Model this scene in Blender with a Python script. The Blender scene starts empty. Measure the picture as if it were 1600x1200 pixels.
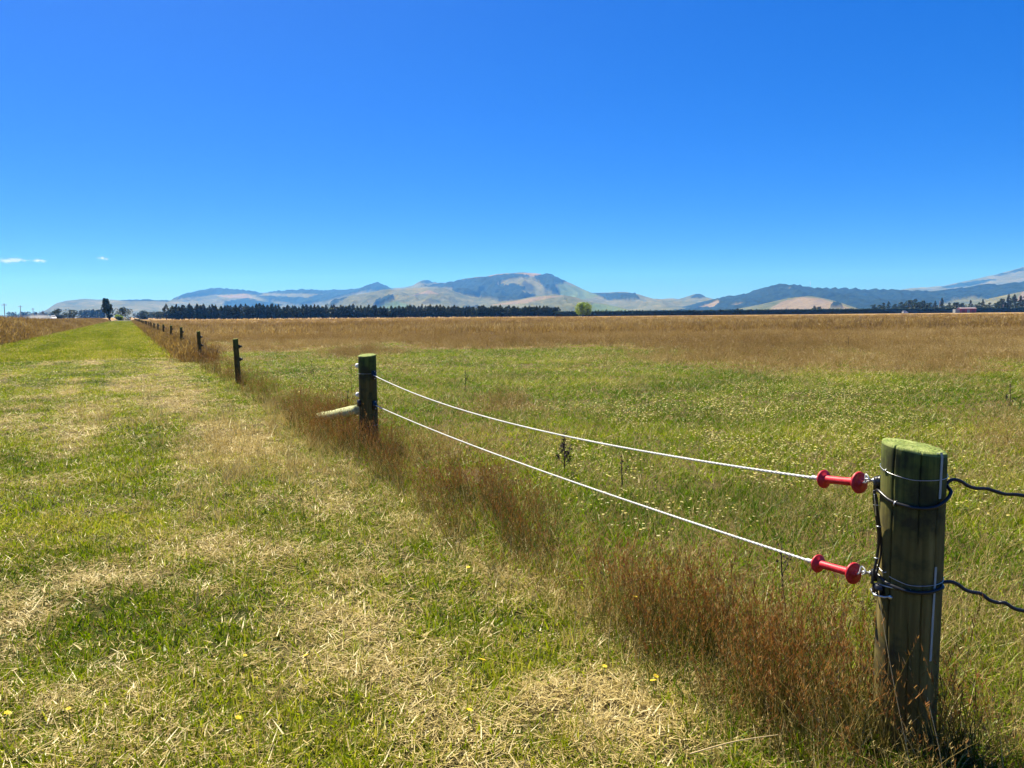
import bpy, math, random
import numpy as np
from mathutils import Vector, Matrix

R = math.radians
rng = np.random.default_rng(7)
random.seed(7)
scene = bpy.context.scene
COL = scene.collection

# ------------------------------------------------------------------ camera
CAM_H, FOC = 1.6, 1200.0                    # eye height (m), focal length in photo pixels (1600 wide)
PITCH, ROLL = math.atan(109 / FOC), R(0.45)
fwd = np.array((0, math.cos(PITCH), -math.sin(PITCH)))
r0 = np.array((1.0, 0, 0)); u0 = np.array((0, math.sin(PITCH), math.cos(PITCH)))
rgt = math.cos(ROLL) * r0 - math.sin(ROLL) * u0
upv = math.sin(ROLL) * r0 + math.cos(ROLL) * u0
cam_d = bpy.data.cameras.new("camera")
cam = bpy.data.objects.new("camera", cam_d); COL.objects.link(cam)
cam_d.sensor_width = 36; cam_d.lens = 36 * FOC / 1600
cam_d.clip_start = 0.05; cam_d.clip_end = 60000
M = Matrix.Identity(4)
for i in range(3):
    M[i][0], M[i][1], M[i][2] = rgt[i], upv[i], -fwd[i]
M[2][3] = CAM_H
cam.matrix_world = M
scene.camera = cam

# ------------------------------------------------------------------ sky, sun, exposure
SUN_AZ, SUN_EL = R(-35), R(57)              # sun ahead and to the left, high
sun_dir = Vector((math.sin(SUN_AZ) * math.cos(SUN_EL), math.cos(SUN_AZ) * math.cos(SUN_EL), math.sin(SUN_EL)))
world = bpy.data.worlds.new("World"); scene.world = world; world.use_nodes = True
wn = world.node_tree; wn.nodes.clear()
sky = wn.nodes.new("ShaderNodeTexSky"); sky.sky_type = 'NISHITA'; sky.sun_disc = False
sky.sun_elevation = SUN_EL; sky.sun_rotation = SUN_AZ
sky.altitude = 0; sky.air_density = 0.4; sky.dust_density = 0.3; sky.ozone_density = 3.0
hs = wn.nodes.new("ShaderNodeHueSaturation"); hs.inputs['Saturation'].default_value = 1.8
bg = wn.nodes.new("ShaderNodeBackground"); bg.inputs['Strength'].default_value = 0.113
wo = wn.nodes.new("ShaderNodeOutputWorld")
gm = wn.nodes.new("ShaderNodeGamma"); gm.inputs[1].default_value = 0.65
wn.links.new(sky.outputs[0], gm.inputs[0]); wn.links.new(gm.outputs[0], hs.inputs['Color']); gn = wn.nodes.new("ShaderNodeMixRGB"); gn.blend_type = 'MULTIPLY'; gn.inputs[0].default_value = 1.0; gn.inputs[2].default_value = (.50, .67, 1.22, 1)
wn.links.new(hs.outputs[0], gn.inputs[1]); wn.links.new(gn.outputs[0], bg.inputs['Color'])
wn.links.new(bg.outputs[0], wo.inputs['Surface'])
sl = bpy.data.lights.new("sun", 'SUN'); sl.energy = 5.0; sl.angle = R(0.53); sl.color = (1.0, 0.93, 0.77)
sun = bpy.data.objects.new("sun", sl); COL.objects.link(sun)
sun.rotation_euler = sun_dir.to_track_quat('Z', 'Y').to_euler(); sun.location = (-20, 30, 60)
vs = scene.view_settings
vs.view_transform = 'Standard'; vs.look = 'None'; vs.gamma = 1.0; vs.use_curve_mapping = False
vs.exposure = 1.3
scene.render.engine = 'CYCLES'
cy = scene.cycles
cy.max_bounces = 6; cy.diffuse_bounces = 3; cy.glossy_bounces = 2; cy.transmission_bounces = 4
cy.transparent_max_bounces = 20; cy.volume_bounces = 0
cy.caustics_reflective = False; cy.caustics_refractive = False
cy.use_denoising = True; cy.use_adaptive_sampling = True; cy.adaptive_threshold = 0.015
cy.sample_clamp_indirect = 6

# ------------------------------------------------------------------ helpers: survey of the photograph
def ray(px, py):
    d = fwd * FOC + rgt * (px - 800.0) - upv * (py - 600.0)
    return d / d[1]
def at(px, py, Y):                           # the point at depth Y on that sight line
    d = ray(px, py); return Vector((d[0] * Y, Y, CAM_H + d[2] * Y))
def G(px, py, z=0.0):                        # where that sight line meets the ground
    d = ray(px, py); t = (z - CAM_H) / d[2]
    return Vector((d[0] * t, t, z))
def project(x, y, z):
    v = np.stack([x, y, z - CAM_H], -1); w = v @ fwd
    return 800 + FOC * (v @ rgt) / w, 600 - FOC * (v @ upv) / w

# ------------------------------------------------------------------ helpers: numpy noise
def _hash(ix, iy, seed):
    h = (ix.astype(np.int64) * 374761393 + iy.astype(np.int64) * 668265263 + seed * 974711) & 0x7fffffff
    h = ((h ^ (h >> 13)) * 1274126177) & 0x7fffffff
    return ((h ^ (h >> 16)) & 0xffff) / 65535.0
def vnoise(x, y, seed=0):
    x = np.asarray(x, float); y = np.asarray(y, float)
    ix = np.floor(x); iy = np.floor(y); fx = x - ix; fy = y - iy
    fx = fx * fx * (3 - 2 * fx); fy = fy * fy * (3 - 2 * fy)
    a = _hash(ix, iy, seed); b = _hash(ix + 1, iy, seed); c = _hash(ix, iy + 1, seed); d = _hash(ix + 1, iy + 1, seed)
    return (a * (1 - fx) + b * fx) * (1 - fy) + (c * (1 - fx) + d * fx) * fy
def fbm(x, y, seed=0, octv=4):
    v = 0; a = 0.5; s = 0
    for o in range(octv):
        v = v + a * vnoise(np.asarray(x) * 2 ** o, np.asarray(y) * 2 ** o, seed + o * 17); s += a; a *= 0.5
    return v / s
def sstep(a, b, x):
    t = np.clip((np.asarray(x, float) - a) / (b - a), 0, 1); return t * t * (3 - 2 * t)

# ------------------------------------------------------------------ helpers: materials
MATS = {}
class NT:
    def __init__(s, name):
        s.m = bpy.data.materials.new(name); s.m.use_nodes = True; s.t = s.m.node_tree; s.t.nodes.clear()
        s.out = s.t.nodes.new("ShaderNodeOutputMaterial"); MATS[name] = s.m
    def n(s, ty, **kw):
        nd = s.t.nodes.new("ShaderNode" + ty)
        for k, v in kw.items():
            if k in nd.inputs: nd.inputs[k].default_value = v
            else: setattr(nd, k, v)
        return nd
    def l(s, a, b): s.t.links.new(a, b)
    def noise(s, vec, scale, detail=4, rough=0.55):
        nd = s.n("TexNoise"); nd.inputs['Scale'].default_value = scale; nd.inputs['Detail'].default_value = detail
        nd.inputs['Roughness'].default_value = rough
        if vec is not None: s.l(vec, nd.inputs['Vector'])
        return nd.outputs[0]
    def ramp(s, fac, stops):
        nd = s.n("ValToRGB"); e = nd.color_ramp.elements
        while len(e) < len(stops): e.new(0.5)
        for el, (p, c) in zip(e, stops):
            el.position = p; el.color = (*c, 1) if len(c) == 3 else c
        s.l(fac, nd.inputs[0]); return nd.outputs[0]
    def mix(s, fac, a, b, mode='MIX'):
        nd = s.n("MixRGB"); nd.blend_type = mode
        for i, v in ((0, fac), (1, a), (2, b)):
            if hasattr(v, 'is_linked'): s.l(v, nd.inputs[i])
            else: nd.inputs[i].default_value = v if i == 0 else (*v, 1)
        return nd.outputs[0]
    def math(s, op, a, b=0.5, clamp=False):
        nd = s.n("Math"); nd.operation = op; nd.use_clamp = clamp
        for i, v in ((0, a), (1, b)):
            if hasattr(v, 'is_linked'): s.l(v, nd.inputs[i])
            else: nd.inputs[i].default_value = v
        return nd.outputs[0]
    def attr(s, name, ty='GEOMETRY'):
        nd = s.n("Attribute"); nd.attribute_name = name; nd.attribute_type = ty; return nd.outputs['Fac']
    def pos(s, obj=True):
        return s.n("TexCoord").outputs['Object'] if obj else s.n("NewGeometry").outputs['Position']
    def scaled(s, vec, sc):
        nd = s.n("Mapping"); nd.inputs['Scale'].default_value = sc; s.l(vec, nd.inputs['Vector']); return nd.outputs[0]
    def bump(s, h, strength, dist):
        nd = s.n("Bump"); nd.inputs['Strength'].default_value = strength; nd.inputs['Distance'].default_value = dist
        s.l(h, nd.inputs['Height']); return nd.outputs[0]
    def princ(s, col, rough=0.7, metal=0.0, normal=None, spec=0.5):
        p = s.n("BsdfPrincipled")
        for k, v in (('Base Color', col), ('Roughness', rough), ('Metallic', metal), ('Specular IOR Level', spec)):
            if hasattr(v, 'is_linked'): s.l(v, p.inputs[k])
            else: p.inputs[k].default_value = (*v, 1) if k == 'Base Color' else v
        if normal is not None: s.l(normal, p.inputs['Normal'])
        s.l(p.outputs[0], s.out.inputs['Surface']); return s.m

def simple(name, col, rough=0.6, metal=0.0, var=0.25, scale=30, spec=0.5):
    t = NT(name); n = t.noise(t.pos(), scale, 5)
    c = t.mix(n, tuple(v * (1 - var) for v in col), tuple(min(1, v * (1 + var)) for v in col))
    return t.princ(c, rough, metal, t.bump(n, 0.25, 0.002), spec)

def leafmat(name, stops, trans=0.4, gloss=0.03, tint_w=0.55, inst=True):
    """grass blades and leaves: colour from a per-plant and a per-blade value; light passes through"""
    t = NT(name)
    bl = t.attr('bl')
    if inst:
        f = t.math('ADD', t.math('MULTIPLY', t.attr('tint', 'INSTANCER'), tint_w), t.math('MULTIPLY', bl, 1 - tint_w))
    else: f = bl
    c = t.ramp(f, stops)
    d = t.n("BsdfDiffuse"); tr = t.n("BsdfTranslucent"); g = t.n("BsdfGlossy"); g.inputs['Roughness'].default_value = 0.42
    t.l(c, d.inputs['Color']); t.l(t.mix(0.35, c, (1, 0.95, 0.55), 'MULTIPLY'), tr.inputs['Color'])
    g.inputs['Color'].default_value = (0.9, 0.9, 0.8, 1)
    m1 = t.n("MixShader"); m1.inputs[0].default_value = trans
    t.l(d.outputs[0], m1.inputs[1]); t.l(tr.outputs[0], m1.inputs[2])
    m2 = t.n("MixShader"); m2.inputs[0].default_value = gloss
    t.l(m1.outputs[0], m2.inputs[1]); t.l(g.outputs[0], m2.inputs[2]); t.l(m2.outputs[0], t.out.inputs['Surface'])
    return t.m

# ------------------------------------------------------------------ helpers: meshes and objects
class MB:
    def __init__(s): s.v = []; s.f = []; s.smooth = True
    def add(s, vs_, fs):
        b = len(s.v); s.v += [tuple(v) for v in vs_]; s.f += [tuple(i + b for i in f) for f in fs]
    def box(s, c, size, rot=None):
        c = Vector(c); hx, hy, hz = (v / 2 for v in size)
        vs_ = [Vector((x, y, z)) for x in (-hx, hx) for y in (-hy, hy) for z in (-hz, hz)]
        if rot is not None: vs_ = [rot @ v for v in vs_]
        s.add([v + c for v in vs_], [(0, 1, 3, 2), (4, 6, 7, 5), (0, 4, 5, 1), (2, 3, 7, 6), (0, 2, 6, 4), (1, 5, 7, 3)])
        return s
    def tube(s, path, rad, n=8):
        P = [Vector(p) for p in path]; k = len(P)
        rad = [rad] * k if not hasattr(rad, '__len__') else rad
        t0 = (P[1] - P[0]).normalized(); a = t0.orthogonal().normalized(); vs_ = []
        for i in range(k):
            t = (P[min(i + 1, k - 1)] - P[max(i - 1, 0)]).normalized()
            a = (a - t * a.dot(t)).normalized(); b = t.cross(a)
            for j in range(n):
                q = 2 * math.pi * j / n; vs_.append(P[i] + (a * math.cos(q) + b * math.sin(q)) * rad[i])
        fs = [(i * n + j, i * n + (j + 1) % n, (i + 1) * n + (j + 1) % n, (i + 1) * n + j) for i in range(k - 1) for j in range(n)]
        fs += [tuple(range(n - 1, -1, -1)), tuple((k - 1) * n + j for j in range(n))]
        s.add(vs_, fs); return s
    def lathe(s, p0, axis, prof, n=24):
        p0 = Vector(p0); ax = Vector(axis).normalized(); a = ax.orthogonal().normalized(); b = ax.cross(a); vs_ = []
        for (h, r) in prof:
            for j in range(n):
                q = 2 * math.pi * j / n; vs_.append(p0 + ax * h + (a * math.cos(q) + b * math.sin(q)) * max(r, 1e-5))
        k = len(prof)
        fs = [(i * n + j, i * n + (j + 1) % n, (i + 1) * n + (j + 1) % n, (i + 1) * n + j) for i in range(k - 1) for j in range(n)]
        fs += [tuple(range(n - 1, -1, -1)), tuple((k - 1) * n + j for j in range(n))]
        s.add(vs_, fs); return s
    def mesh(s, name, mat, smooth=True):
        me = bpy.data.meshes.new(name); me.from_pydata(s.v, [], s.f); me.update()
        if smooth: me.polygons.foreach_set('use_smooth', [True] * len(me.polygons))
        if mat is not None: me.materials.append(mat)
        return me
    def build(s, name, mat, parent=None, smooth=True, origin=None):
        me = s.mesh(name, mat, smooth); return put(name, me, parent)

def put(name, me, parent=None, loc=None):
    o = bpy.data.objects.new(name, me); COL.objects.link(o)
    if parent is not None: o.parent = parent
    if loc is not None: o.location = loc
    return o
def tag(o, label, cat=None, group=None, kind=None):
    if label: o['label'] = label
    if cat: o['category'] = cat
    if group: o['group'] = group
    if kind: o['kind'] = kind
    return o
def thing(name, label, cat, loc=(0, 0, 0), rz=0.0, group=None):
    o = bpy.data.objects.new(name, None); COL.objects.link(o); o.empty_display_size = 0.1
    o.location = loc; o.rotation_euler = (0, 0, rz)
    return tag(o, label, cat, group)
def np_mesh(name, v, f, mat, attrs=None, smooth=False):
    """v (N,3); f (M,k)"""
    v = np.asarray(v, np.float32); f = np.asarray(f, np.int32); k = f.shape[1]
    me = bpy.data.meshes.new(name); me.vertices.add(len(v)); me.vertices.foreach_set('co', v.ravel())
    me.loops.add(f.size); me.loops.foreach_set('vertex_index', f.ravel())
    me.polygons.add(len(f)); me.polygons.foreach_set('loop_start', np.arange(0, f.size, k, dtype=np.int32))
    me.update(calc_edges=True)
    if smooth: me.polygons.foreach_set('use_smooth', np.ones(len(f), bool))
    for nm, a in (attrs or {}).items():
        at_ = me.attributes.new(nm, 'FLOAT', 'POINT'); at_.data.foreach_set('value', np.asarray(a, np.float32))
    if mat is not None: me.materials.append(mat)
    return me

# ------------------------------------------------------------------ lie of the land
P1 = G(1410, 1163); P2 = G(577, 697)
FD = Vector((-0.4975, 1.0, 0)).normalized()                # the fence runs this way, away from the camera
P3 = G(373, 601)
STEP = 0.53 * P3.y / FD.y
FN = Vector((FD.y, -FD.x, 0))                              # to the paddock side
fdx, fdy = FD.x, FD.y; fnx, fny = FN.x, FN.y
def st(x, y):                                              # s across the fence (paddock positive), t along it
    dx = np.asarray(x) - P3.x; dy = np.asarray(y) - P3.y
    return dx * fnx + dy * fny, dx * fdx + dy * fdy
def sfence(x, y):
    """distance from the real, slightly kinked fence line"""
    s, t = st(x, y); s2, t2 = st(P2.x, P2.y); s1, t1 = st(P1.x, P1.y)
    off = np.interp(t, [t1 - 30, t1, t2, 0, 1e5], [s1 + (s1 - s2) / (t1 - t2) * -30, s1, s2, 0, 0])
    return s - off, t
BANK_S = -8.7
def gh(x, y):
    x = np.asarray(x, float); y = np.asarray(y, float)
    s, t = st(x, y)
    d = np.hypot(x, y); fade = 1 - sstep(40, 120, d)
    h = fade * ((fbm(x * 0.45, y * 0.45, 3, 3) - 0.5) * 0.07 + (fbm(x * 2.2, y * 2.2, 5, 2) - 0.5) * 0.018)
    b = sstep(0, 3.2, BANK_S - s + (fbm(x * 0.2, y * 0.2, 9, 2) - 0.5) * 1.2)
    h = h + (1.22 - .5 * sstep(35, 130, t)) * b * (1 - 0.9 * sstep(40, 160, -s))
    return h
def gz(x, y): return float(gh(np.array([x]), np.array([y]))[0])

# zones: where the ground is green, straw-strewn, brown ...
def blobs(x, y, lst):
    """soft patches; each ((photo px), (half-width px), weight) is surveyed onto the ground once"""
    v = np.zeros_like(np.asarray(x, float))
    for (px, py, wx, wy, a) in lst:
        c = G(px, py); e = G(px + wx, py); f = G(px, max(py - wy, 500)); n = G(px, py + wy)
        rx = max((e - c).length, 0.05); ry = max((f.y - n.y) / 2, 0.05); cyy = (f.y + n.y) / 2
        # patches follow the sight line, so rows recede properly
        dx = x - c.x * (y / c.y); q = (dx / (rx * np.clip(y / c.y, .5, 2))) ** 2 + ((y - cyy) / ry) ** 2
        v = v + a * np.exp(-q * 0.9)
    return v
STRAW = [(330, 855, 100, 20, 1.5), (170, 900, 100, 20, 1.3), (60, 945, 60, 25, .6), (900, 1105, 110, 38, 2.4), (1010, 1160, 80, 35, 1.8), (790, 1000, 80, 20, .4),
         (100, 1100, 150, 45, .8), (100, 1185, 200, 40, .8), (350, 1060, 110, 30, .5), (370, 700, 60, 45, 1.2), (480, 690, 40, 50, 1.0), (300, 640, 120, 25, .5), (120, 620, 60, 12, .6),
         (545, 800, 60, 35, .6), (640, 900, 70, 25, .6), (650, 950, 100, 18, .6), (180, 800, 60, 14, .5), (60, 690, 40, 40, .35), (170, 560, 80, 8, .5),
         (430, 660, 30, 40, .8), (520, 760, 40, 40, .7), (250, 585, 60, 12, .4), (620, 850, 50, 30, .5), (760, 930, 60, 30, .5), (330, 560, 30, 14, .4)]
GREENB = [(420, 790, 90, 30, .7), (560, 1110, 160, 40, .7), (700, 1080, 70, 45, .6), (40, 770, 90, 30, .6), (300, 760, 80, 25, .7), (560, 960, 150, 30, .5), (240, 1010, 140, 25, .4), (690, 985, 120, 20, .4)]
def straw_amt(x, y):
    b = np.clip(blobs(x, y, STRAW) - 0.7 * blobs(x, y, GREENB), 0, 2)
    q, w = st(x, y); n = .4 * fbm(x * 1.1, y * 1.1, 21, 4) + .6 * fbm(q * 1.7, w * .16, 22, 4)
    return np.clip(0.62 * b + sstep(0.43, 0.60, n) * 0.72, 0, 1.2)
def mown_edge(x, y):
    return 0.72 - 0.25 * sstep(9, 14, y) + (fbm(x * 0.8, y * 0.8, 33, 3) - .5) * 0.5
PBROWN = [(790, 640, 110, 22, 1.0), (1560, 690, 70, 50, .8), (700, 600, 50, 12, .5), (1330, 560, 250, 18, .5), (700, 700, 80, 35, .7), (1480, 640, 90, 25, .5), (1080, 870, 130, 25, .3), (1500, 560, 150, 25, .8), (560, 532, 150, 6, .6), (760, 545, 100, 5, .5)]
PGREEN = [(450, 580, 90, 22, 1.2), (650, 565, 120, 12, .9), (850, 550, 150, 8, .9), (1150, 650, 200, 45, 1.1), (1000, 590, 160, 16, .9), (1350, 620, 130, 22, .8), (950, 730, 150, 35, .6), (1180, 600, 60, 12, .5), (1520, 800, 90, 40, .6)]
def brown_amt(x, y):
    """0 short green pasture, 1 tall brown seeding grass"""
    n = fbm(x * 0.16, y * 0.16, 41, 4)
    ye = 33 - 9 * sstep(2, 14, x) - 3 * sstep(-14, -8, -x)
    b = sstep(-13, 16, y - ye + (n - .5) * 42 + (fbm(x * .5, y * .35, 44, 3) - .5) * 10)
    b = b + 0.8 * blobs(x, y, PBROWN) - 0.75 * blobs(x, y, PGREEN) + (n - .5) * 0.7 + (fbm(x * .9, y * .6, 47, 3) - .5) * .7 * sstep(60, 20, y)
    return np.clip(b, 0, 1)
REDB = [(545, 690, 60, 45, 1.1), (600, 730, 40, 25, .6), (470, 655, 30, 22, .6), (740, 810, 90, 50, .9), (980, 985, 110, 45, 1.0), (1150, 1040, 120, 70, 1.0), (1280, 1120, 110, 70, .9), (1410, 1165, 80, 40, 1.1), (1380, 1190, 90, 25, 1.0), (830, 860, 60, 30, .5), (1500, 1190, 80, 30, .3)]

# ------------------------------------------------------------------ ground materials
def ground_material():
    t = NT("pasture_ground"); p = t.pos(False)
    g = t.attr('green'); br = t.attr('brown'); sw = t.attr('straw')
    n1 = t.noise(p, 1.3, 6, .65); n2 = t.noise(p, 22, 6, .7)
    np_ = t.noise(t.scaled(p, (0.06, 0.012, 1)), 1.0, 6, .6)
    green = t.ramp(n2, [(.3, (.022, .026, .006)), (.5, (.050, .056, .009)), (.7, (.11, .105, .024))])
    straw = t.ramp(n2, [(.3, (.05, .036, .015)), (.55, (.14, .105, .045)), (.75, (.28, .22, .10))])
    brown = t.ramp(t.mix(.5, n2, np_), [(.33, (.07, .042, .012)), (.5, (.14, .088, .027)), (.68, (.25, .165, .055))])
    c = t.mix(t.math('MULTIPLY', sw, t.math('ADD', n1, .45), True), green, straw)
    c = t.mix(br, c, brown)
    far = t.ramp(t.noise(t.scaled(p, (0.02, 0.005, 1)), 1.0, 5, .6), [(.35, (.22, .135, .042)), (.65, (.31, .205, .07))])
    c = t.mix(t.attr('far'), c, far)
    h = t.noise(p, 45, 6, .75)
    t.princ(c, 0.95, 0, t.bump(h, 0.9, 0.03), 0.15); return t.m
def build_ground():
    sv = np.concatenate([-np.geomspace(11500, 15, 40), np.arange(-14.5, 16, 0.25), np.geomspace(16.5, 11500, 45)])
    tv = np.concatenate([-np.geomspace(3000, 26, 14), np.arange(-25, 60, 0.3), np.geomspace(61, 12000, 90)])
    S, T = np.meshgrid(sv, tv, indexing='ij')
    X = P3.x + S * fnx + T * fdx; Y = P3.y + S * fny + T * fdy; Z = gh(X, Y)
    ns, nt = S.shape; idx = np.arange(ns * nt).reshape(ns, nt)
    f = np.stack([idx[:-1, :-1], idx[1:, :-1], idx[1:, 1:], idx[:-1, 1:]], -1).reshape(-1, 4)
    x, y = X.ravel(), Y.ravel(); sf, _ = sfence(x, y); d = np.hypot(x, y)
    edge = mown_edge(x, y)
    pad = sstep(-.15, .15, sf + edge)
    bank = sstep(0, .8, BANK_S + .3 - sf)
    brown = np.clip(pad * (.25 + .75 * np.maximum(brown_amt(x, y), sstep(.9, .2, np.abs(sf)))) + bank, 0, 1)
    straw = np.clip(straw_amt(x, y) * (1 - pad) + .35 * pad, 0, 1)
    far = sstep(120, 260, d)
    me = np_mesh("ground", np.stack([x, y, Z.ravel()], -1), f, ground_material(), {'brown': brown, 'straw': straw, 'green': 1 - straw, 'far': far * np.maximum(pad, bank)}, True)
    return tag(put("ground", me), "flat dry pasture and mown grass strip reaching the hills", kind="structure")
build_ground()
# gravel road on the raised ground at the left
def build_road():
    m = simple("gravel", (.36, .33, .28), .95, 0, .3, 3)
    tv = np.concatenate([np.arange(20, 120, 4), np.geomspace(121, 700, 40)]); v = []; f = []
    for i, t_ in enumerate(tv):
        for s_ in (-23.5, -21.2, -18.9):
            x = P3.x + s_ * fnx + t_ * fdx; y = P3.y + s_ * fny + t_ * fdy; v.append((x, y, gz(x, y) + 0.02 + (.03 if s_ == -21.2 else 0)))
        if i:
            for k in range(2): a = (i - 1) * 3 + k; f.append((a, a + 1, a + 4, a + 3))
    o = put("road", np_mesh("road", v, f, m, None, True)); tag(o, "pale gravel road on the raised ground at the left", kind="structure")
build_road()

# ------------------------------------------------------------------ hills
def in_poly(px, py, poly):
    inside = np.zeros(px.shape, bool); n = len(poly)
    for i in range(n):
        x1, y1 = poly[i]; x2, y2 = poly[(i + 1) % n]
        c = ((y1 > py) != (y2 > py)) & (px < (x2 - x1) * (py - y1) / (y2 - y1 + 1e-9) + x1); inside ^= c
    return inside
def hill_material():
    t = NT("hill_land"); p = t.pos(False)
    n = t.noise(p, .004, 8, .62); n2 = t.noise(p, .03, 5, .7)
    tan = t.ramp(t.mix(.5, n, t.noise(t.scaled(p, (1, .5, 2.5)), .02, 6, .7)), [(.36, (.042, .060, .018)), (.5, (.105, .108, .036)), (.62, (.170, .158, .058))])
    grn = t.ramp(n, [(.3, (.06, .10, .03)), (.7, (.13, .165, .05))])
    pale = t.ramp(n2, [(.3, (.13, .10, .05)), (.7, (.23, .18, .10))])
    fo = t.ramp(n2, [(.35, (.006, .012, .006)), (.65, (.022, .038, .016))])
    c = t.mix(t.attr('green'), tan, grn); c = t.mix(t.attr('pale'), c, pale); c = t.mix(t.attr('forest'), c, fo)
    t.princ(c, .95, 0, t.bump(t.mix(.5, n2, n), 1.0, 25.0), .05); return t.m
HILLM = hill_material()
def hill(name, label, sky_pts, D, Wf, forest=(), pale=(), green=(), spur=0.25, seed=1, allforest=False, power=1.0, canopy=13, base_green=0.0):
    sx = np.array([p[0] for p in sky_pts], float); sy = np.array([p[1] for p in sky_pts], float)
    cols = np.arange(sx[0], sx[-1] + .1, 1.6); pyr = np.interp(cols, sx, sy)
    pyr = pyr + (fbm(cols * .06, cols * 0, seed, 4) - .5) * 2.0
    d = np.stack([ray(a, b) for a, b in zip(cols, pyr)]); X0 = d[:, 0] * D; H = np.maximum(CAM_H + d[:, 2] * D, 2.0)
    nf, nb = 70, 8
    tt = np.concatenate([np.linspace(0, 1, nf), 1 + np.linspace(.06, .9, nb)])
    Tm, Xm = np.meshgrid(tt, X0, indexing='ij'); Hm = np.broadcast_to(H, Tm.shape)
    Ym = D - Wf + Tm * Wf
    u = np.clip(Tm, 0, 1)
    prof = np.where(Tm <= 1, (u ** power) * (1.25 - .25 * u), 1 - 0.9 * (Tm - 1) ** 1.1)
    sp = fbm(Xm / (Wf * .35) + Ym / (Wf * 1.4), Ym / (Wf * .9), seed + 5, 5) - .5
    sp2 = np.abs(fbm(Xm / (Wf * .16), Ym / (Wf * .5), seed + 9, 4) - .5)
    sp3 = np.abs(fbm(Xm / (Wf * .07), Ym / (Wf * .22), seed + 13, 4) - .5)
    bump = np.where(Tm <= 1, np.sin(np.pi * u) ** .8, 0)
    Z = Hm * (prof + bump * (spur * 1.8 * sp - spur * 3.0 * sp2 - spur * 1.3 * sp3)) - 6 * (1 - u)
    # the skyline stays the surveyed one: no spur may rise above the sight line to the crest
    px, py = project(Xm, Ym, Z)
    pxr, pyc = px, np.interp(px, cols, pyr)
    over = py < pyc
    dz = (pyc - py) * Ym / FOC; Z = np.where(over & (Tm < 1), Z - dz - 1, Z)
    px, py = project(Xm, Ym, Z)
    jit = (fbm(Xm / 90, Ym / 160, seed + 30, 3) - .5) * 5
    def mask(polys):
        m = np.zeros(px.shape, bool)
        for q in polys: m |= in_poly(px + jit, py + jit * .35, q)
        return m
    F = np.ones(px.shape, bool) if allforest else mask(forest)
    Pm = mask(pale); Gm = mask(green)
    if allforest: F &= ~Pm & ~Gm & ~mask(forest)
    Z = Z + F * canopy * ((vnoise(Xm / 16, Ym / 40, seed + 50) - .5) * 1.1 + .8 * (1 - sstep(.82, .97, Tm)))
    ns, nt = Tm.shape; idx = np.arange(ns * nt).reshape(ns, nt)
    f = np.stack([idx[:-1, :-1], idx[:-1, 1:], idx[1:, 1:], idx[1:, :-1]], -1).reshape(-1, 4)
    me = np_mesh(name, np.stack([Xm, Ym, Z], -1).reshape(-1, 3), f, HILLM,
                 {'forest': F.ravel() * 1.0, 'pale': Pm.ravel() * 1.0, 'green': np.maximum(Gm.ravel() * 1.0, base_green)}, True)
    return tag(put(name, me), label, kind="structure")

hill("hills", "far pale ridge rising behind the forested slopes at the right edge",
     [(1330, 482), (1390, 455), (1430, 449.5), (1480, 447), (1500, 441), (1540, 433), (1575, 424), (1600, 416.5), (1660, 404), (1760, 396), (1850, 405), (1960, 440)], 7600, 2300,
     forest=[[(1470, 449), (1500, 442), (1545, 436), (1560, 437), (1520, 446), (1480, 451)], [(1545, 432), (1600, 418), (1600, 422), (1560, 431)]], seed=11, spur=.3)
hill("hills", "left ridge with long wooded crest and a small pointed knob",
     [(20, 492), (120, 486), (200, 478), (262, 470.5), (272, 468), (290, 461), (312, 454), (330, 451), (345, 450.5), (372, 451.5), (395, 455), (410, 458.5), (430, 454.5), (470, 452), (510, 453.5), (540, 452), (568, 450), (576, 447), (584, 442), (590, 441), (596, 443), (604, 447), (612, 450), (630, 449), (645, 446), (655, 440), (660, 438), (666, 437), (674, 440), (690, 442), (760, 446), (860, 462), (960, 486)], 7000, 2300,
     forest=[[(268, 470), (300, 456), (330, 449), (372, 449), (410, 457), (408, 461), (380, 459), (350, 460), (300, 465)], [(410, 458), (440, 452), (510, 451), (560, 449), (580, 440), (600, 441), (615, 452), (575, 455), (545, 460), (515, 470), (470, 477), (420, 470), (400, 463), (440, 465), (480, 466), (510, 460)], [(350, 472), (390, 468), (440, 476), (430, 482), (350, 481)], [(655, 440), (666, 436), (690, 441), (660, 443)]],
     pale=[[(340, 462), (385, 459), (400, 466), (360, 466)], [(490, 465), (530, 456), (545, 458), (505, 470)]], seed=21, spur=.3)
hill("hills", "low tan ridge at the far left with a strip of trees along its top",
     [(40, 494), (70, 486), (90, 473), (105, 469), (125, 467.5), (150, 467.5), (188, 469), (230, 468.5), (262, 470), (300, 474), (360, 484), (420, 494)], 5200, 1500,
     forest=[[(187, 471), (189, 466), (268, 468), (262, 472), (225, 470.5)]], seed=31, spur=.18, canopy=9)
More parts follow.
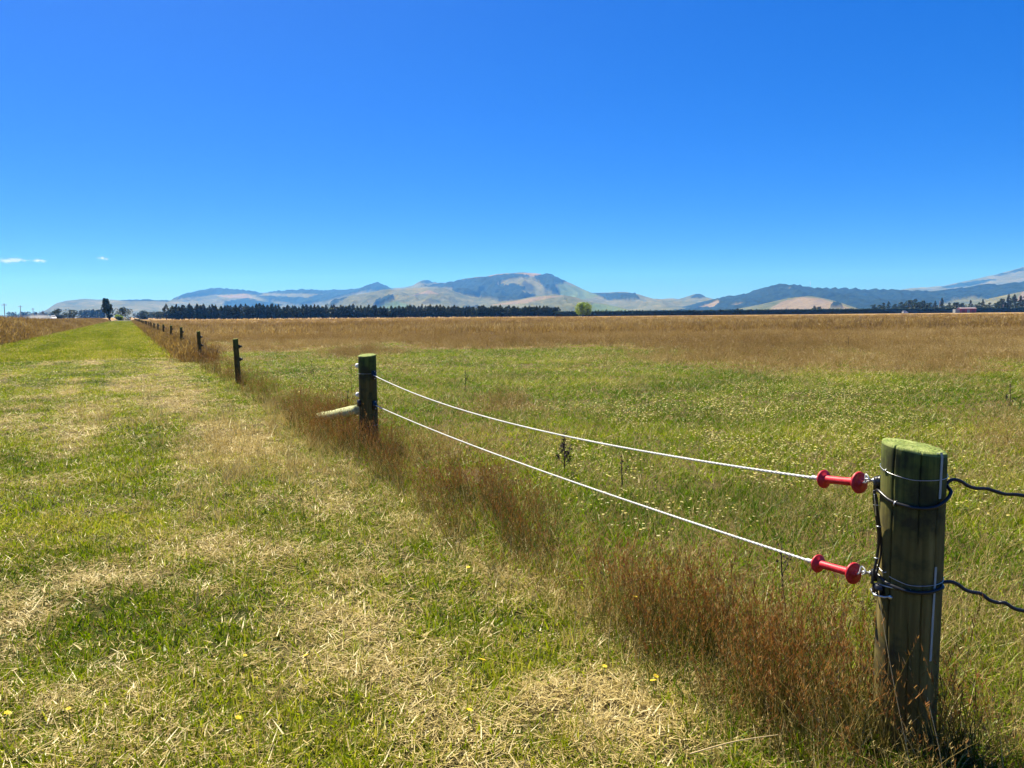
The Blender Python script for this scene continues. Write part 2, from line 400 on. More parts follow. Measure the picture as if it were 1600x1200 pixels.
hill("hills", "main blue mountain with dark plantations and a pale summit",
     [(540, 486), (580, 466), (610, 455), (640, 449.5), (670, 445), (700, 441), (722, 436), (740, 433.5), (760, 432), (778, 428.5), (792, 427), (812, 426), (835, 426.5), (850, 429), (856, 427.5), (862, 428), (872, 433), (885, 439), (900, 447), (914, 453), (925, 457), (945, 457), (975, 456), (985, 457), (997, 460), (1010, 464), (1022, 467), (1045, 466.5), (1062, 467), (1075, 463), (1084, 460), (1092, 458.5), (1098, 460), (1103, 464), (1112, 466), (1130, 470), (1180, 480), (1240, 490)], 5600, 2000,
     forest=[[(655, 447), (700, 440), (745, 433), (805, 427), (830, 432), (795, 437), (775, 445), (795, 446), (805, 444), (820, 449), (815, 457), (838, 462), (815, 470), (785, 473), (765, 466), (740, 460), (710, 459), (705, 450)],
             [(835, 432), (855, 427), (862, 426), (885, 440), (868, 446), (875, 462), (862, 457), (845, 445)], [(705, 459), (712, 452), (750, 450), (770, 458), (800, 465), (790, 472), (755, 465)], [(1080, 466), (1090, 458), (1104, 464), (1096, 467)], [(925, 458), (990, 458), (1000, 468), (950, 470)]],
     pale=[[(752, 449), (775, 445.5), (800, 448), (806, 455), (818, 457.5), (805, 464), (790, 462), (770, 456)], [(808, 427), (845, 425), (852, 429), (835, 433)], [(740, 434), (775, 428), (790, 429), (760, 434)], [(1090, 478), (1110, 470), (1125, 467), (1123, 478), (1105, 484)]],
     green=[[(870, 440), (900, 448), (940, 462), (900, 470), (875, 460)]], seed=43, spur=.34)
hill("hills", "rounded grassy foothills in front of the main mountain",
     [(430, 492), (500, 480), (530, 469), (545, 463), (570, 458), (600, 453), (650, 450), (695, 451), (712, 456), (725, 461), (742, 464), (756, 468), (775, 472), (805, 478), (850, 490), (900, 494)], 4300, 1200,
     forest=[[(511, 478), (528, 467), (543, 461), (543, 465), (520, 477)], [(583, 478), (593, 469), (612, 463), (618, 466), (605, 473), (588, 478)]],
     green=[[(570, 485), (618, 470), (650, 480), (640, 490)]], pale=[[(640, 462), (670, 453), (685, 459), (655, 460)]], seed=57, spur=.4)
hill("hills", "near tan foothill behind the round green tree",
     [(640, 493), (700, 484), (750, 477.5), (800, 470), (840, 463), (860, 461), (880, 461), (900, 465), (920, 470), (950, 476), (975, 481), (1000, 489), (1020, 493)], 3300, 850,
     forest=[[(678, 482), (690, 476), (730, 473), (750, 478), (748, 482)]], green=[[(915, 484), (930, 474), (960, 478), (985, 486), (920, 489)]], pale=[[(760, 478), (850, 463), (880, 462), (820, 474)]], seed=61, spur=.35)
hill("hills", "dark forested hill right of centre with a thin mast on top",
     [(1000, 492), (1060, 484), (1095, 475), (1115, 468), (1130, 464.5), (1150, 461), (1170, 459), (1185, 454), (1200, 448), (1214, 444.5), (1225, 444), (1235, 444.5), (1250, 446.5), (1262, 448), (1273, 451), (1290, 451.5), (1310, 451), (1335, 450.5), (1345, 453.5), (1370, 452), (1400, 453.5), (1430, 454), (1450, 456), (1480, 453), (1510, 449.5), (1530, 447), (1545, 444), (1560, 446.5), (1580, 443), (1600, 440), (1680, 434), (1760, 440), (1880, 480)], 4200, 1400,
     allforest=True, forest=[[(1450, 484), (1490, 470), (1520, 465), (1545, 472), (1510, 484)]], pale=[[(1140, 481), (1152, 476), (1162, 475), (1150, 480)], [(1222, 453), (1235, 452), (1237, 454), (1226, 454.5)], [(1085, 484), (1105, 476), (1122, 468), (1123, 477), (1110, 484)]], seed=73, spur=.3, canopy=14)
hill("hills", "smooth pinkish tan hill below the dark forest on the right",
     [(1120, 491), (1170, 484), (1200, 475), (1225, 467.5), (1245, 464), (1262, 463), (1278, 464.5), (1300, 469), (1320, 475), (1340, 482), (1355, 489)], 2900, 700,
     pale=[[(1200, 484), (1225, 470), (1255, 464), (1285, 467), (1330, 482)]], forest=[[(1297, 482), (1302, 475), (1314, 478), (1316, 482)]], green=[[(1230, 480), (1255, 466), (1270, 464), (1250, 474)]], seed=83, spur=.3)
hill("hills", "small pale hill shoulder at the right edge behind dark trees",
     [(1560, 489), (1580, 463), (1600, 456), (1650, 450), (1700, 470), (1730, 487)], 2700, 500, pale=[[(1585, 470), (1600, 455), (1650, 450), (1660, 470)]], seed=91, spur=.2)
# mast on the forested hill
mm = simple("galvanised_steel", (.55, .56, .57), .35, .9, .12, 60)
def mast():
    b = at(1266, 450, 4150); o = thing("radio_mast", "thin radio mast on top of the dark forested hill", "mast", (b.x, b.y, b.z - 12))
    m = MB()
    for k in range(3):
        q = k * 2.094; m.tube([(math.cos(q) * 2.2, math.sin(q) * 2.2, 0), (math.cos(q) * .5, math.sin(q) * .5, 44)], .35, 6)
    m.build("tower", mm, o); MB().tube([(0, 0, 42), (0, 0, 52)], .25, 6).build("antenna", mm, o)
mast()

# ------------------------------------------------------------------ trees
BARK = simple("bark", (.11, .085, .06), .95, 0, .35, 6)
CON_L = leafmat("conifer_needles", [(0, (.008, .020, .009)), (.5, (.024, .048, .016)), (1, (.065, .10, .028))], .12, .03, inst=False)
DARK_L = leafmat("dark_leaves", [(0, (.012, .024, .012)), (.5, (.03, .055, .02)), (1, (.06, .095, .03))], .18, .03, inst=False)
POP_L = leafmat("poplar_leaves", [(0, (.014, .035, .012)), (.5, (.035, .075, .02)), (1, (.07, .12, .03))], .2, .04, inst=False)
LIME_L = leafmat("bright_leaves", [(0, (.08, .15, .010)), (.5, (.19, .29, .018)), (1, (.34, .42, .03))], .6, .05, inst=False)
def leaf_cards(c, size, g, tri=False):
    """random leaf-clump faces centred at c (N,3)"""
    n = len(c); a = g.normal(size=(n, 3)); a /= np.linalg.norm(a, axis=1)[:, None]
    b = g.normal(size=(n, 3)); b -= (b * a).sum(1)[:, None] * a; b /= np.linalg.norm(b, axis=1)[:, None]
    s = (size * g.uniform(.6, 1.4, n))[:, None]
    v = np.stack([c - a * s * .5, c + b * s * .42, c + a * s * .6, c - b * s * .38], 1).reshape(-1, 3)
    f = np.arange(4 * n).reshape(n, 4); return v, f, np.repeat(g.uniform(0, 1, n), 4)
def trunk_mesh(h, r, g, limbs=5, lim_h=.6, spread=.25):
    m = MB(); p = [Vector((0, 0, 0))]
    for k in range(1, 6): p.append(Vector((g.normal() * r * .4, g.normal() * r * .4, h * k / 5)))
    m.tube(p, [r * (1.25 if k == 0 else 1 - .16 * k) for k in range(6)], 7)
    for k in range(limbs):
        z = h * g.uniform(.25, .85); q = g.uniform(0, 6.28); L = h * spread * g.uniform(.6, 1.2)
        a = Vector((0, 0, z)); e = a + Vector((math.cos(q) * L, math.sin(q) * L, L * lim_h)); mid = (a + e) / 2 + Vector((0, 0, -.05 * L))
        m.tube([a, mid, e], [r * .4, r * .28, r * .1], 5)
    return m.mesh("trunk", BARK)
def conifer_meshes(h, w, seed, n=520, low=.12, size=.55):
    g = np.random.default_rng(seed); pts = []
    nw = 11
    for k in range(nw):                                   # whorls of branches, each a spray of needle clumps
        z = low + (1 - low) * (k + .3) / nw; rr = w / 2 * (1 - ((z - low) / (1 - low)) ** 2.0) * g.uniform(.65, 1.15) + .12
        nbr = 7
        for b in range(nbr):
            q = g.uniform(0, 6.28); L = rr * g.uniform(.7, 1.15); m_ = max(3, int(n / nw / nbr))
            t = g.uniform(.15, 1, m_) ** .7
            pts.append(np.stack([np.cos(q) * L * t, np.sin(q) * L * t, h * z + L * (.25 * t - .12) + 0 * t], -1) + g.normal(size=(m_, 3)) * .13 * (.6 + rr * .3))
    top = np.stack([g.normal(size=14) * .08, g.normal(size=14) * .08, h * g.uniform(.93, 1.03, 14)], -1); pts.append(top)
    c = np.concatenate(pts); v, f, bl = leaf_cards(c, size, g)
    return trunk_mesh(h * .9, .13 + h * .008, g, 3, .2, .08), np_mesh("crown", v, f, CON_L, {'bl': bl})
def crown_meshes(h, w, seed, mat, n=1500, size=.5, base=.08, lobes=9, shape=None):
    g = np.random.default_rng(seed); cs = []
    for k in range(lobes):
        q = g.uniform(0, 6.28); zz = g.uniform(.0, 1); env = shape(zz) if shape else math.sin(math.pi * (.12 + .8 * zz)) ** .6
        rr = w / 2 * env * g.uniform(.25, .75); cs.append((math.cos(q) * rr, math.sin(q) * rr, h * (base + (1 - base) * (.12 + .76 * zz)), w * g.uniform(.2, .32) * max(env, .4)))
    pts = []
    for (x, y, z, r) in cs:
        k = n // lobes; d = g.normal(size=(k, 3)); d /= np.linalg.norm(d, axis=1)[:, None]
        rad = r * g.uniform(.55, 1.08, k) ** .6; pts.append(np.array((x, y, z)) + d * rad[:, None] * np.array((1, 1, .85)))
    c = np.concatenate(pts); c[:, 2] = np.clip(c[:, 2], h * base * .5 + .1, h * 1.05)
    v, f, bl = leaf_cards(c, size, g)
    return trunk_mesh(h * .75, .1 + h * .02, g, 6, .9, .2), np_mesh("crown", v, f, mat, {'bl': bl})
def tree(name, meshes, label, cat, loc, rz=0, sc=(1, 1, 1), group=None):
    o = thing(name, label, cat, (loc[0], loc[1], gz(loc[0], loc[1]) - .05), rz, group); o.scale = sc
    put("trunk", meshes[0], o); put("crown", meshes[1], o); return o

# shelterbelt of conifers
cv = [conifer_meshes(8.6, 6.4, 100 + k, n=1100, low=.06 + .03 * (k % 3)) for k in range(7)]
g = np.random.default_rng(5)
A = G(262, 499.2); B = G(872, 496.2)
A = Vector((A.x / A.y * 440, 440, 0)); B = Vector((B.x / B.y * 470, 470, 0))
hgt_px = np.interp
NCON = 205
for k in range(NCON):
    f_ = (k + g.uniform(-.25, .25)) / (NCON - 1); p = A.lerp(B, f_)
    px = 262 + 610 * f_
    hh = np.interp(px, [262, 330, 400, 470, 520, 600, 640, 700, 800, 872], [1.0, .92, .93, .84, .9, .76, .82, .78, .72, .68]) * g.uniform(.84, 1.14)
    if k < 3: hh *= .95
    wsc = g.uniform(.75, 1.15)
    tree("conifer_tree", cv[g.integers(7)], {0: "leftmost conifer of the long dark shelterbelt", NCON - 1: "rightmost conifer of the long shelterbelt, nearest the round green tree"}.get(k, "dark conifer in the long shelterbelt left of the round green tree"), "tree", (p.x, p.y + (k % 2) * 4 + g.uniform(-2, 2), 0), g.uniform(0, 6.28), (wsc, wsc, hh), "conifers of the long shelterbelt")
# round bright tree
c = G(911, 496); c = Vector((c.x / c.y * 400, 400, 0))
tree("round_tree", crown_meshes(7.6, 9.6, 7, LIME_L, 5200, .42, .06, 26), "round bright green tree standing alone before the dark hedge", "tree", c)
# trimmed hedge
def hedge():
    g = np.random.default_rng(17)
    a = Vector((ray(868, 490)[0] * 455, 455, 0)); b = Vector((ray(1700, 490)[0] * 640, 640, 0)); L = (b - a).length; d = (b - a) / L; n = Vector((-d.y, d.x, 0))
    us = np.arange(0, L, .9); prof = [(-1.3, 0), (-1.5, .8), (-1.45, 1.8), (-1.35, 2.8), (-.9, 3.25), (.9, 3.25), (1.35, 2.8), (1.5, .8), (1.3, 0)]
    v = []; 
    for u in us:
        hs_ = np.interp(u, [0, 40, 150, 330, L], [.88, .92, 1.0, 1.12, 1.2])
        for (o_, z) in prof:
            j = .16 * g.normal(); q = a + d * (u + j) + n * (o_ + j); v.append((q.x, q.y, z * hs_ + (.12 * g.normal() if z > 2 else 0) - .05))
    k = len(prof); m_ = len(us)
    f = [(i * k + j, (i + 1) * k + j, (i + 1) * k + j + 1, i * k + j + 1) for i in range(m_ - 1) for j in range(k - 1)]
    core = np.array(v); f = np.array(f)
    pick = g.integers(0, len(core), 16000); c = core[pick] + g.normal(size=(16000, 3)) * .25; c[:, 2] = np.maximum(c[:, 2], .1)
    lv, lf, bl = leaf_cards(c, .55, g)
    V = np.concatenate([core, lv]); F = np.concatenate([f, lf + len(core)])
    o = put("hedge", np_mesh("hedge", V, F, CON_L, {'bl': np.concatenate([g.uniform(0, .5, len(core)), bl * .7])}))
    tag(o, "long dark trimmed hedge along the far right edge of the field", "hedge")
hedge()
# trees behind the hedge on the right
dv = [crown_meshes(9, 7, 200 + k, DARK_L, 1000, .6, .05, 10) for k in range(4)] + [conifer_meshes(11, 5.2, 210 + k, n=700, size=.7) for k in range(3)]
rt = [(1366, 474, 0), (1378, 472, 1), (1388, 471, 4), (1400, 474, 2), (1410, 470, 0), (1421, 467, 3), (1432, 466, 1), (1443, 468, 2), (1452, 471, 0), (1461, 470, 5), (1471, 466, 4), (1482, 472, 1), (1494, 471, 3), (1505, 472, 2), (1516, 469, 6), (1527, 471, 0), (1535, 468, 5), (1545, 472, 1), (1556, 472, 3), (1565, 465, 2), (1575, 461, 4), (1584, 460, 5), (1594, 462, 6), (1604, 460, 1), (1615, 462, 4), (1628, 464, 2)]
g = np.random.default_rng(23)
for (px, py, k) in rt:
    Y = 665 + g.uniform(-10, 15); b = at(px, 490, Y); top = at(px, py, Y).z; h0 = 9 if k < 4 else 11
    s_ = top / h0
    lb = {1366: "leftmost dark tree of the group behind the right end of the hedge", 1471: "pointed dark conifer behind the hedge, just left of the red barn", 1516: "dark conifer rising right behind the red barn", 1594: "tall dark conifer cut by the right edge of the photo"}.get(px, "dark tree standing behind the right end of the trimmed hedge")
    tree("dark_tree", dv[k], lb, "tree", (b.x, b.y, 0), g.uniform(0, 6.28), (s_ * 1.05, s_ * 1.05, s_), "trees behind the right end of the hedge")
# bushes peeping over the hedge in the middle
for i, (px, py, w) in enumerate([(1008, 484, 10), (1062, 484, 12), (1085, 483.5, 12), (1152, 481, 8), (1160, 482, 8), (1200, 482, 10), (1272, 477, 14), (1280, 478, 10), (1236, 482, 8), (948, 483, 12), (1000, 485, 10), (1030, 485, 9)]):
    Y = 720; b = at(px, 490, Y); s_ = at(px, py, Y).z / 9
    tree("shrub_tree", dv[i % 4], "low dark tree top peeping over the middle of the trimmed hedge", "tree", (b.x, b.y, 0), i, (s_ * .9, s_ * .9, s_), "low trees peeping over the hedge")
# far left trees
def pop_shape(z): return (0.55 + .45 * math.sin(math.pi * min(1, z * .9 + .1))) * (1 if z > .1 else .8)
Yp = 330; b = at(172, 497, Yp)
hp = at(168, 462, Yp).z - gz(b.x, b.y)
o = tree("poplar_tree", crown_meshes(hp, 3.9, 31, POP_L, 6500, .42, .03, 40, pop_shape), "tall narrow dark green poplar leaning left beside the mown strip", "tree", (b.x, b.y, 0)); o.rotation_euler = (0, -.16, .4)
lt = [(91, 482.5, 21, 520, "left half of the dark round pair of trees behind the vehicle"), (109, 482, 24, 520, "right half of the dark round pair of trees behind the vehicle"),
      (192, 480, 25, 420, "dark round tree right behind the leaning poplar"), (186, 489, 12, 400, "low green bush at the foot of the leaning poplar"), (222, 486, 28, 520, "dark broad tree between the poplar and the shelterbelt"), (246, 487.5, 24, 600, "smaller bluish tree beside the start of the shelterbelt")]
for i, (px, py, wpx, Y, lb) in enumerate(lt):
    b = at(px, 495, Y); g0 = gz(b.x, b.y); h = at(px, py, Y).z - g0; w = wpx * Y / FOC
    tree("dark_tree" if i != 3 else "green_bush", crown_meshes(h, w, 300 + i, LIME_L if i == 3 else DARK_L, 1500, .5, .02, 12), lb, "tree" if i != 3 else "bush", (b.x, b.y, 0), i)
# distant wood behind them, reads as one blue mass
def far_wood():
    g = np.random.default_rng(77); c = []
    for (x0, x1, top, Y) in ((12, 84, 488.5, 1500), (120, 165, 485, 1100), (210, 262, 489, 1200)):
        for k in range(int((x1 - x0) * 1.1)):
            px = g.uniform(x0, x1); hh = max(at(px, top + g.uniform(-1.5, 2.5), Y).z, 5); n = 45; q = at(px, 494, Y)
            t = g.uniform(0, 1, n); r = 3.2 * (1 - .75 * t)
            c.append(np.stack([q.x + g.normal(size=n) * r * .6, Y + g.normal(size=n) * r * 2, .3 + hh * t], -1))
    c = np.concatenate(c); v, f, bl = leaf_cards(c, 1.7, g)
    tag(put("distant_wood", np_mesh("distant_wood", v, f, DARK_L, {'bl': bl})), "far bluish wood along the left horizon", "wood", kind="stuff")
far_wood()

# ------------------------------------------------------------------ power poles, vehicle, dust, red barn
POLEM = simple("grey_pole_wood", (.20, .18, .16), .9, 0, .3, 5)
for i, (px, top, lb) in enumerate([(7.5, 474, "power pole nearest the left edge with a wide crossarm"), (32.5, 477, "second power pole from the left edge"), (52, 481, "third power pole from the left edge, above the dust"), (67.5, 484.5, "rightmost power pole with a dark transformer near its top")]):
    Y = 438 + 66 * i; b = at(px, 492, Y); z0 = gz(b.x, b.y); h = at(px, top, Y).z - z0
    o = thing("power_pole", lb, "power pole", (b.x, b.y, z0 - .05), .35, "power poles along the road")
    MB().tube([(0, 0, 0), (0, 0, h * .5), (0, 0, h)], [.24, .21, .17], 8).build("pole", POLEM, o)
    arm = MB().box((0, -.2, h - .9), (2.7 if i < 2 else 2.2, .16, .2)).build("crossarm", POLEM, o)
    for k in (-1.2, -.5, .5, 1.2):
        if abs(k) < (1.3 if i < 2 else 1.0): MB().lathe((k, -.2, h - .8), (0, 0, 1), [(0, .05), (.06, .1), (.14, .06), (.2, .1), (.26, .04)], 8).build("insulator", simple("white_porcelain", (.75, .75, .72), .25) if "white_porcelain" not in MATS else MATS["white_porcelain"], arm)
    if i == 3: MB().box((0, -.5, h - 1.9), (1.1, .7, 1.3)).build("transformer", simple("dark_steel", (.05, .055, .06), .5), o)
WHITE = simple("white_car_paint", (.8, .8, .8), .25, 0, .04, 4)
TYRE = simple("tyre_rubber", (.02, .02, .02), .85)
DGLASS = simple("dark_glass", (.02, .025, .03), .08)
def vehicle(loc, rz, label, name="parked_car"):
    o = thing(name, label, "car", loc, rz)
    sec = [(-2.2, .45, .95, .80), (-2.1, .40, 1.02, .86), (-1.9, .38, 1.75, .80), (.2, .36, 1.80, .82), (.95, .36, 1.12, .88), (1.9, .38, .98, .86), (2.2, .45, .80, .78)]
    m = MB(); v = []
    for (x, z0, z1, w) in sec:
        zb = min(1.0, z1); v += [(x, -w, z0), (x, -w * 1.04, (z0 + zb) / 2), (x, -w, zb), (x, -w * (.82 if z1 > 1.2 else .9), z1), (x, w * (.82 if z1 > 1.2 else .9), z1), (x, w, zb), (x, w * 1.04, (z0 + zb) / 2), (x, w, z0)]
    f = [(i * 8 + j, (i + 1) * 8 + j, (i + 1) * 8 + (j + 1) % 8, i * 8 + (j + 1) % 8) for i in range(6) for j in range(8)] + [tuple(range(8)), tuple(range(55, 47, -1))]
    m.add(v, f); m.build("body", WHITE, o, smooth=False)
    MB().box((.62, 0, 1.42), (.05, 1.35, .5), Matrix.Rotation(-.8, 3, 'Y')).build("windscreen", DGLASS, o)
    MB().box((-2.06, 0, 1.38), (.05, 1.3, .45), Matrix.Rotation(.25, 3, 'Y')).build("rear_window", DGLASS, o)
    for s_ in (-1, 1):
        MB().box((-.8, s_ * .775, 1.38), (2.1, .06, .45), Matrix.Rotation(s_ * .2, 3, 'X')).build("side_window", DGLASS, o)
        MB().box((2.2, s_ * .58, .72), (.06, .3, .14)).build("headlight", MATS["white_porcelain"], o)
        for x in (-1.35, 1.35):
            w = MB().lathe((x, s_ * .72, .36), (0, s_, 0), [(0, .3), (.02, .36), (.2, .36), (.22, .3)], 16).build("wheel", TYRE, o)
            MB().lathe((x, s_ * .9, .36), (0, s_, 0), [(0, .2), (.05, .18)], 12).build("rim", mm, w)
    return o
b = at(83, 494, 310); zc = gz(b.x, b.y)
vehicle((b.x, b.y, zc + .05), math.atan2(-FD.y, -FD.x) + .25, "white vehicle driving on the far road in front of its dust", "driving_car")
b = at(1414, 488, 555)
vehicle((b.x, b.y, 0), .35, "small white vehicle parked before the dark hedge", "parked_car")
def volume_obj(name, label, c, size, dens, col, scale, seed, cat, kind="stuff"):
    m = MB(); n1, n2 = 14, 24; v = []; f = []
    for i in range(n1 + 1):
        th = math.pi * i / n1
        for j in range(n2):
            q = 2 * math.pi * j / n2; v.append((math.sin(th) * math.cos(q), math.sin(th) * math.sin(q), math.cos(th)))
    for i in range(n1):
        for j in range(n2): f.append((i * n2 + j, (i + 1) * n2 + j, (i + 1) * n2 + (j + 1) % n2, i * n2 + (j + 1) % n2))
    m.add(v, f); me = m.mesh(name, None); t = NT(name + "_air"); me.materials.append(t.m)
    p = t.pos(); ln = t.n("VectorMath"); ln.operation = 'LENGTH'; t.l(p, ln.inputs[0])
    nz = t.noise(t.scaled(p, scale), 1.0, 4, .6)
    fall = t.math('SUBTRACT', 1.0, ln.outputs['Value'], True)
    dd = t.math('MULTIPLY', t.math('MULTIPLY', t.math('SUBTRACT', t.math('ADD', nz, t.math('MULTIPLY', fall, .7)), .62, True), 4.0), dens)
    pv = t.n("VolumePrincipled"); pv.inputs['Color'].default_value = (*col, 1); t.l(dd, pv.inputs['Density']); t.l(pv.outputs[0], t.out.inputs['Volume'])
    o = put(name, me, None, c); o.scale = size; return tag(o, label, cat, kind=kind)
b = at(58, 492, 262)
d_ = volume_obj("dust_cloud", "pale dust trailing along the road behind the far vehicle", (b.x, b.y, gz(b.x, b.y) + 1.0), (6.0, 7, 1.5), .10, (.95, .92, .88), (2.2, 1.6, 1.5), 3, "dust")
def cloud_mat():
    t = NT("cloud_white"); d = t.n("BsdfDiffuse"); tr = t.n("BsdfTranslucent"); tp = t.n("BsdfTransparent")
    for q in (d, tr): q.inputs['Color'].default_value = (.95, .95, .95, 1)
    m1 = t.n("MixShader"); m1.inputs[0].default_value = .6; t.l(d.outputs[0], m1.inputs[1]); t.l(tr.outputs[0], m1.inputs[2])
    m2 = t.n("MixShader"); m2.inputs[0].default_value = .08; t.l(tp.outputs[0], m2.inputs[1]); t.l(m1.outputs[0], m2.inputs[2]); t.l(m2.outputs[0], t.out.inputs['Surface']); return t.m
CLOUDM = cloud_mat()
for i, (px, py, wx, wy, lb, nn) in enumerate([(17, 407, 24, 4.5, "larger white cloud wisp at the left edge", 330), (62, 407, 8, 3, "small faint cloud wisp right of the larger one", 90), (161, 404, 6, 1.8, "tiny faint cloud wisp above the poplar", 60)]):
    Y = 22000; b = at(px, py, Y); k = Y / FOC; g = np.random.default_rng(i + 4)
    u = np.clip(g.normal(0, .42, nn), -1, 1); c = np.stack([u * wx * k, g.normal(0, 140, nn), (g.normal(0, .33, nn) * (1 - .5 * np.abs(u)) + .25 * np.sin(u * 3.0)) * wy * k], -1)
    v, f, bl = leaf_cards(c, 75, g); tag(put("cloud", np_mesh("cloud", v, f, CLOUDM), None, b), lb, "cloud")
# red barn
RED = simple("red_cladding", (.26, .035, .035), .7, 0, .3, 2)
GREYW = simple("grey_shed", (.22, .24, .25), .8, 0, .2, 2)
ROOFM = simple("pale_roof_iron", (.26, .20, .20), .5, 0, .15, 2)
def barn():
    b = at(1508, 489, 560); o = thing("red_barn", "small red barn with pale roof and grey lean-to before the trees", "barn", (b.x, b.y, 0), -.15)
    m = MB(); m.add([(-4.5, -3, 0), (6.2, -3, 0), (6.2, 3, 0), (-4.5, 3, 0), (-4.5, -3, 3.2), (6.2, -3, 3.2), (6.2, 3, 3.2), (-4.5, 3, 3.2), (-4.5, 0, 3.7), (6.2, 0, 3.7)],
                    [(0, 1, 5, 4), (2, 3, 7, 6), (1, 2, 6, 9, 5), (3, 0, 4, 8, 7)]); m.build("wall", RED, o, False)
    rf = MB()
    for s_ in (-1, 1): rf.add([(-4.8, s_ * 3.4, 3.08), (6.5, s_ * 3.4, 3.08), (6.5, 0, 3.78), (-4.8, 0, 3.78), (-4.8, s_ * 3.4, 3.2), (6.5, s_ * 3.4, 3.2), (6.5, 0, 3.9), (-4.8, 0, 3.9)], [(0, 1, 2, 3), (7, 6, 5, 4), (0, 4, 5, 1), (1, 5, 6, 2), (0, 3, 7, 4)])
    rf.build("roof", ROOFM, o, False)
    MB().box((-6.1, -.2, 1.35), (3.1, 4.6, 2.7)).build("lean_to", GREYW, o, False)
    for x in (-2.4, 1.0, 4.2): MB().box((x, -3.03, 1.3), (1.9, .1, 2.4)).build("door", GREYW if x == 1.0 else simple("dark_red_door%d" % int(x + 5), (.12, .02, .025), .7), o, False)
barn()
for i, (px, top, Y, lb) in enumerate([(1468, 470, 590, "thin pale pole standing left of the red barn"), (1567, 476, 600, "thin pale pole at the right edge before the dark trees")]):
    b = at(px, 488, Y); o = thing("light_pole", lb, "pole", (b.x, b.y, 0)); h = at(px, top, Y).z
    MB().tube([(0, 0, 0), (0, 0, h)], [.16, .12], 8).build("pole", MATS["pale_roof_iron"], o); MB().box((0, -.3, h - .4), (1.4, .12, .14)).build("crossarm", MATS["pale_roof_iron"], o)

# ------------------------------------------------------------------ fence: posts, gate ropes, cables, wires
def post_material(name, algae=1.0, dark=1.0):
    t = NT(name); p = t.pos(); sep = t.n("SeparateXYZ"); t.l(p, sep.inputs[0])
    st1 = t.noise(t.scaled(p, (26, 26, 1.1)), 1.0, 6, .65); st2 = t.noise(t.scaled(p, (90, 90, 3)), 1.0, 4, .6); bl = t.noise(p, 5.5, 5, .6)
    wood = t.ramp(st1, [(.28, (.045 * dark, .032 * dark, .008 * dark)), (.5, (.19 * dark, .14 * dark, .038 * dark)), (.72, (.38 * dark, .29 * dark, .09 * dark))])
    wood = t.mix(t.math('MULTIPLY', st2, .7), wood, (.09 * dark, .065 * dark, .018 * dark))
    grn = t.ramp(st2, [(.3, (.028, .055, .007)), (.7, (.12, .155, .03))])
    up = t.n("MapRange"); up.inputs['From Min'].default_value = .78; up.inputs['From Max'].default_value = 1.08; t.l(sep.outputs[2], up.inputs['Value'])
    am = t.math('MULTIPLY', t.math('ADD', t.math('MULTIPLY', up.outputs[0], .85), t.math('MULTIPLY', t.math('SUBTRACT', bl, .36), 1.5)), algae, True)
    c = t.mix(am, wood, grn)
    blk = t.n("MapRange"); blk.inputs['From Min'].default_value = .50; blk.inputs['From Max'].default_value = .62; t.l(bl, blk.inputs['Value'])
    c = t.mix(t.math('MULTIPLY', blk.outputs[0], .75), c, (.028, .022, .014))
    t.princ(c, .9, 0, t.bump(t.mix(.5, st1, st2), .6, .004), .25); return t.m
POST_A = post_material("weathered_post_wood", .8, .9)
POST_B = post_material("green_tanalised_wood", 1.0, .55)
def end_mat():
    t = NT("post_end_grain"); p = t.pos(); n = t.noise(p, 25, 6, .65)
    w = t.n("TexWave"); w.wave_type = 'RINGS'; w.rings_direction = 'Z'; w.inputs['Scale'].default_value = 22; w.inputs['Distortion'].default_value = 4; t.l(p, w.inputs['Vector'])
    c = t.ramp(n, [(.3, (.09, .14, .03)), (.5, (.20, .26, .07)), (.7, (.34, .37, .14))]); c = t.mix(t.math('MULTIPLY', w.outputs['Fac'], .3), c, (.13, .12, .05))
    t.princ(c, .95, 0, t.bump(t.mix(.4, n, w.outputs['Fac']), .7, .006), .2); return t.m
ENDM = end_mat()
STRAP = simple("pale_strap", (.36, .40, .36), .5, 0, .15, 40)
STEEL = mm
BLACKP = simple("black_plastic", (.012, .012, .013), .32, 0, .2, 80)
def red_mat():
    t = NT("red_plastic"); p = t.pos(); n = t.noise(p, 38, 6, .7); n2 = t.noise(p, 160, 4, .7)
    c = t.ramp(n, [(.3, (.36, .006, .014)), (.55, (.52, .012, .024)), (.75, (.60, .045, .05))])
    sc = t.n("MapRange"); sc.inputs['From Min'].default_value = .60; sc.inputs['From Max'].default_value = .72; t.l(n2, sc.inputs['Value'])
    c = t.mix(t.math('MULTIPLY', sc.outputs[0], .45), c, (.20, .07, .05))
    t.princ(c, t.math('ADD', t.math('MULTIPLY', n, .4), .28), 0, t.bump(n2, .2, .001)); return t.m
REDP = red_mat()
WHITEP = simple("white_ceramic", (.78, .77, .72), .3, 0, .08, 30)
def cord_mat():
    t = NT("white_cord"); n = t.noise(t.pos(), 160, 4, .6)
    t.princ(t.ramp(n, [(.3, (.36, .36, .34)), (.6, (.64, .64, .61))]), .55, 0, t.bump(n, .4, .001)); return t.m
CORD = cord_mat()
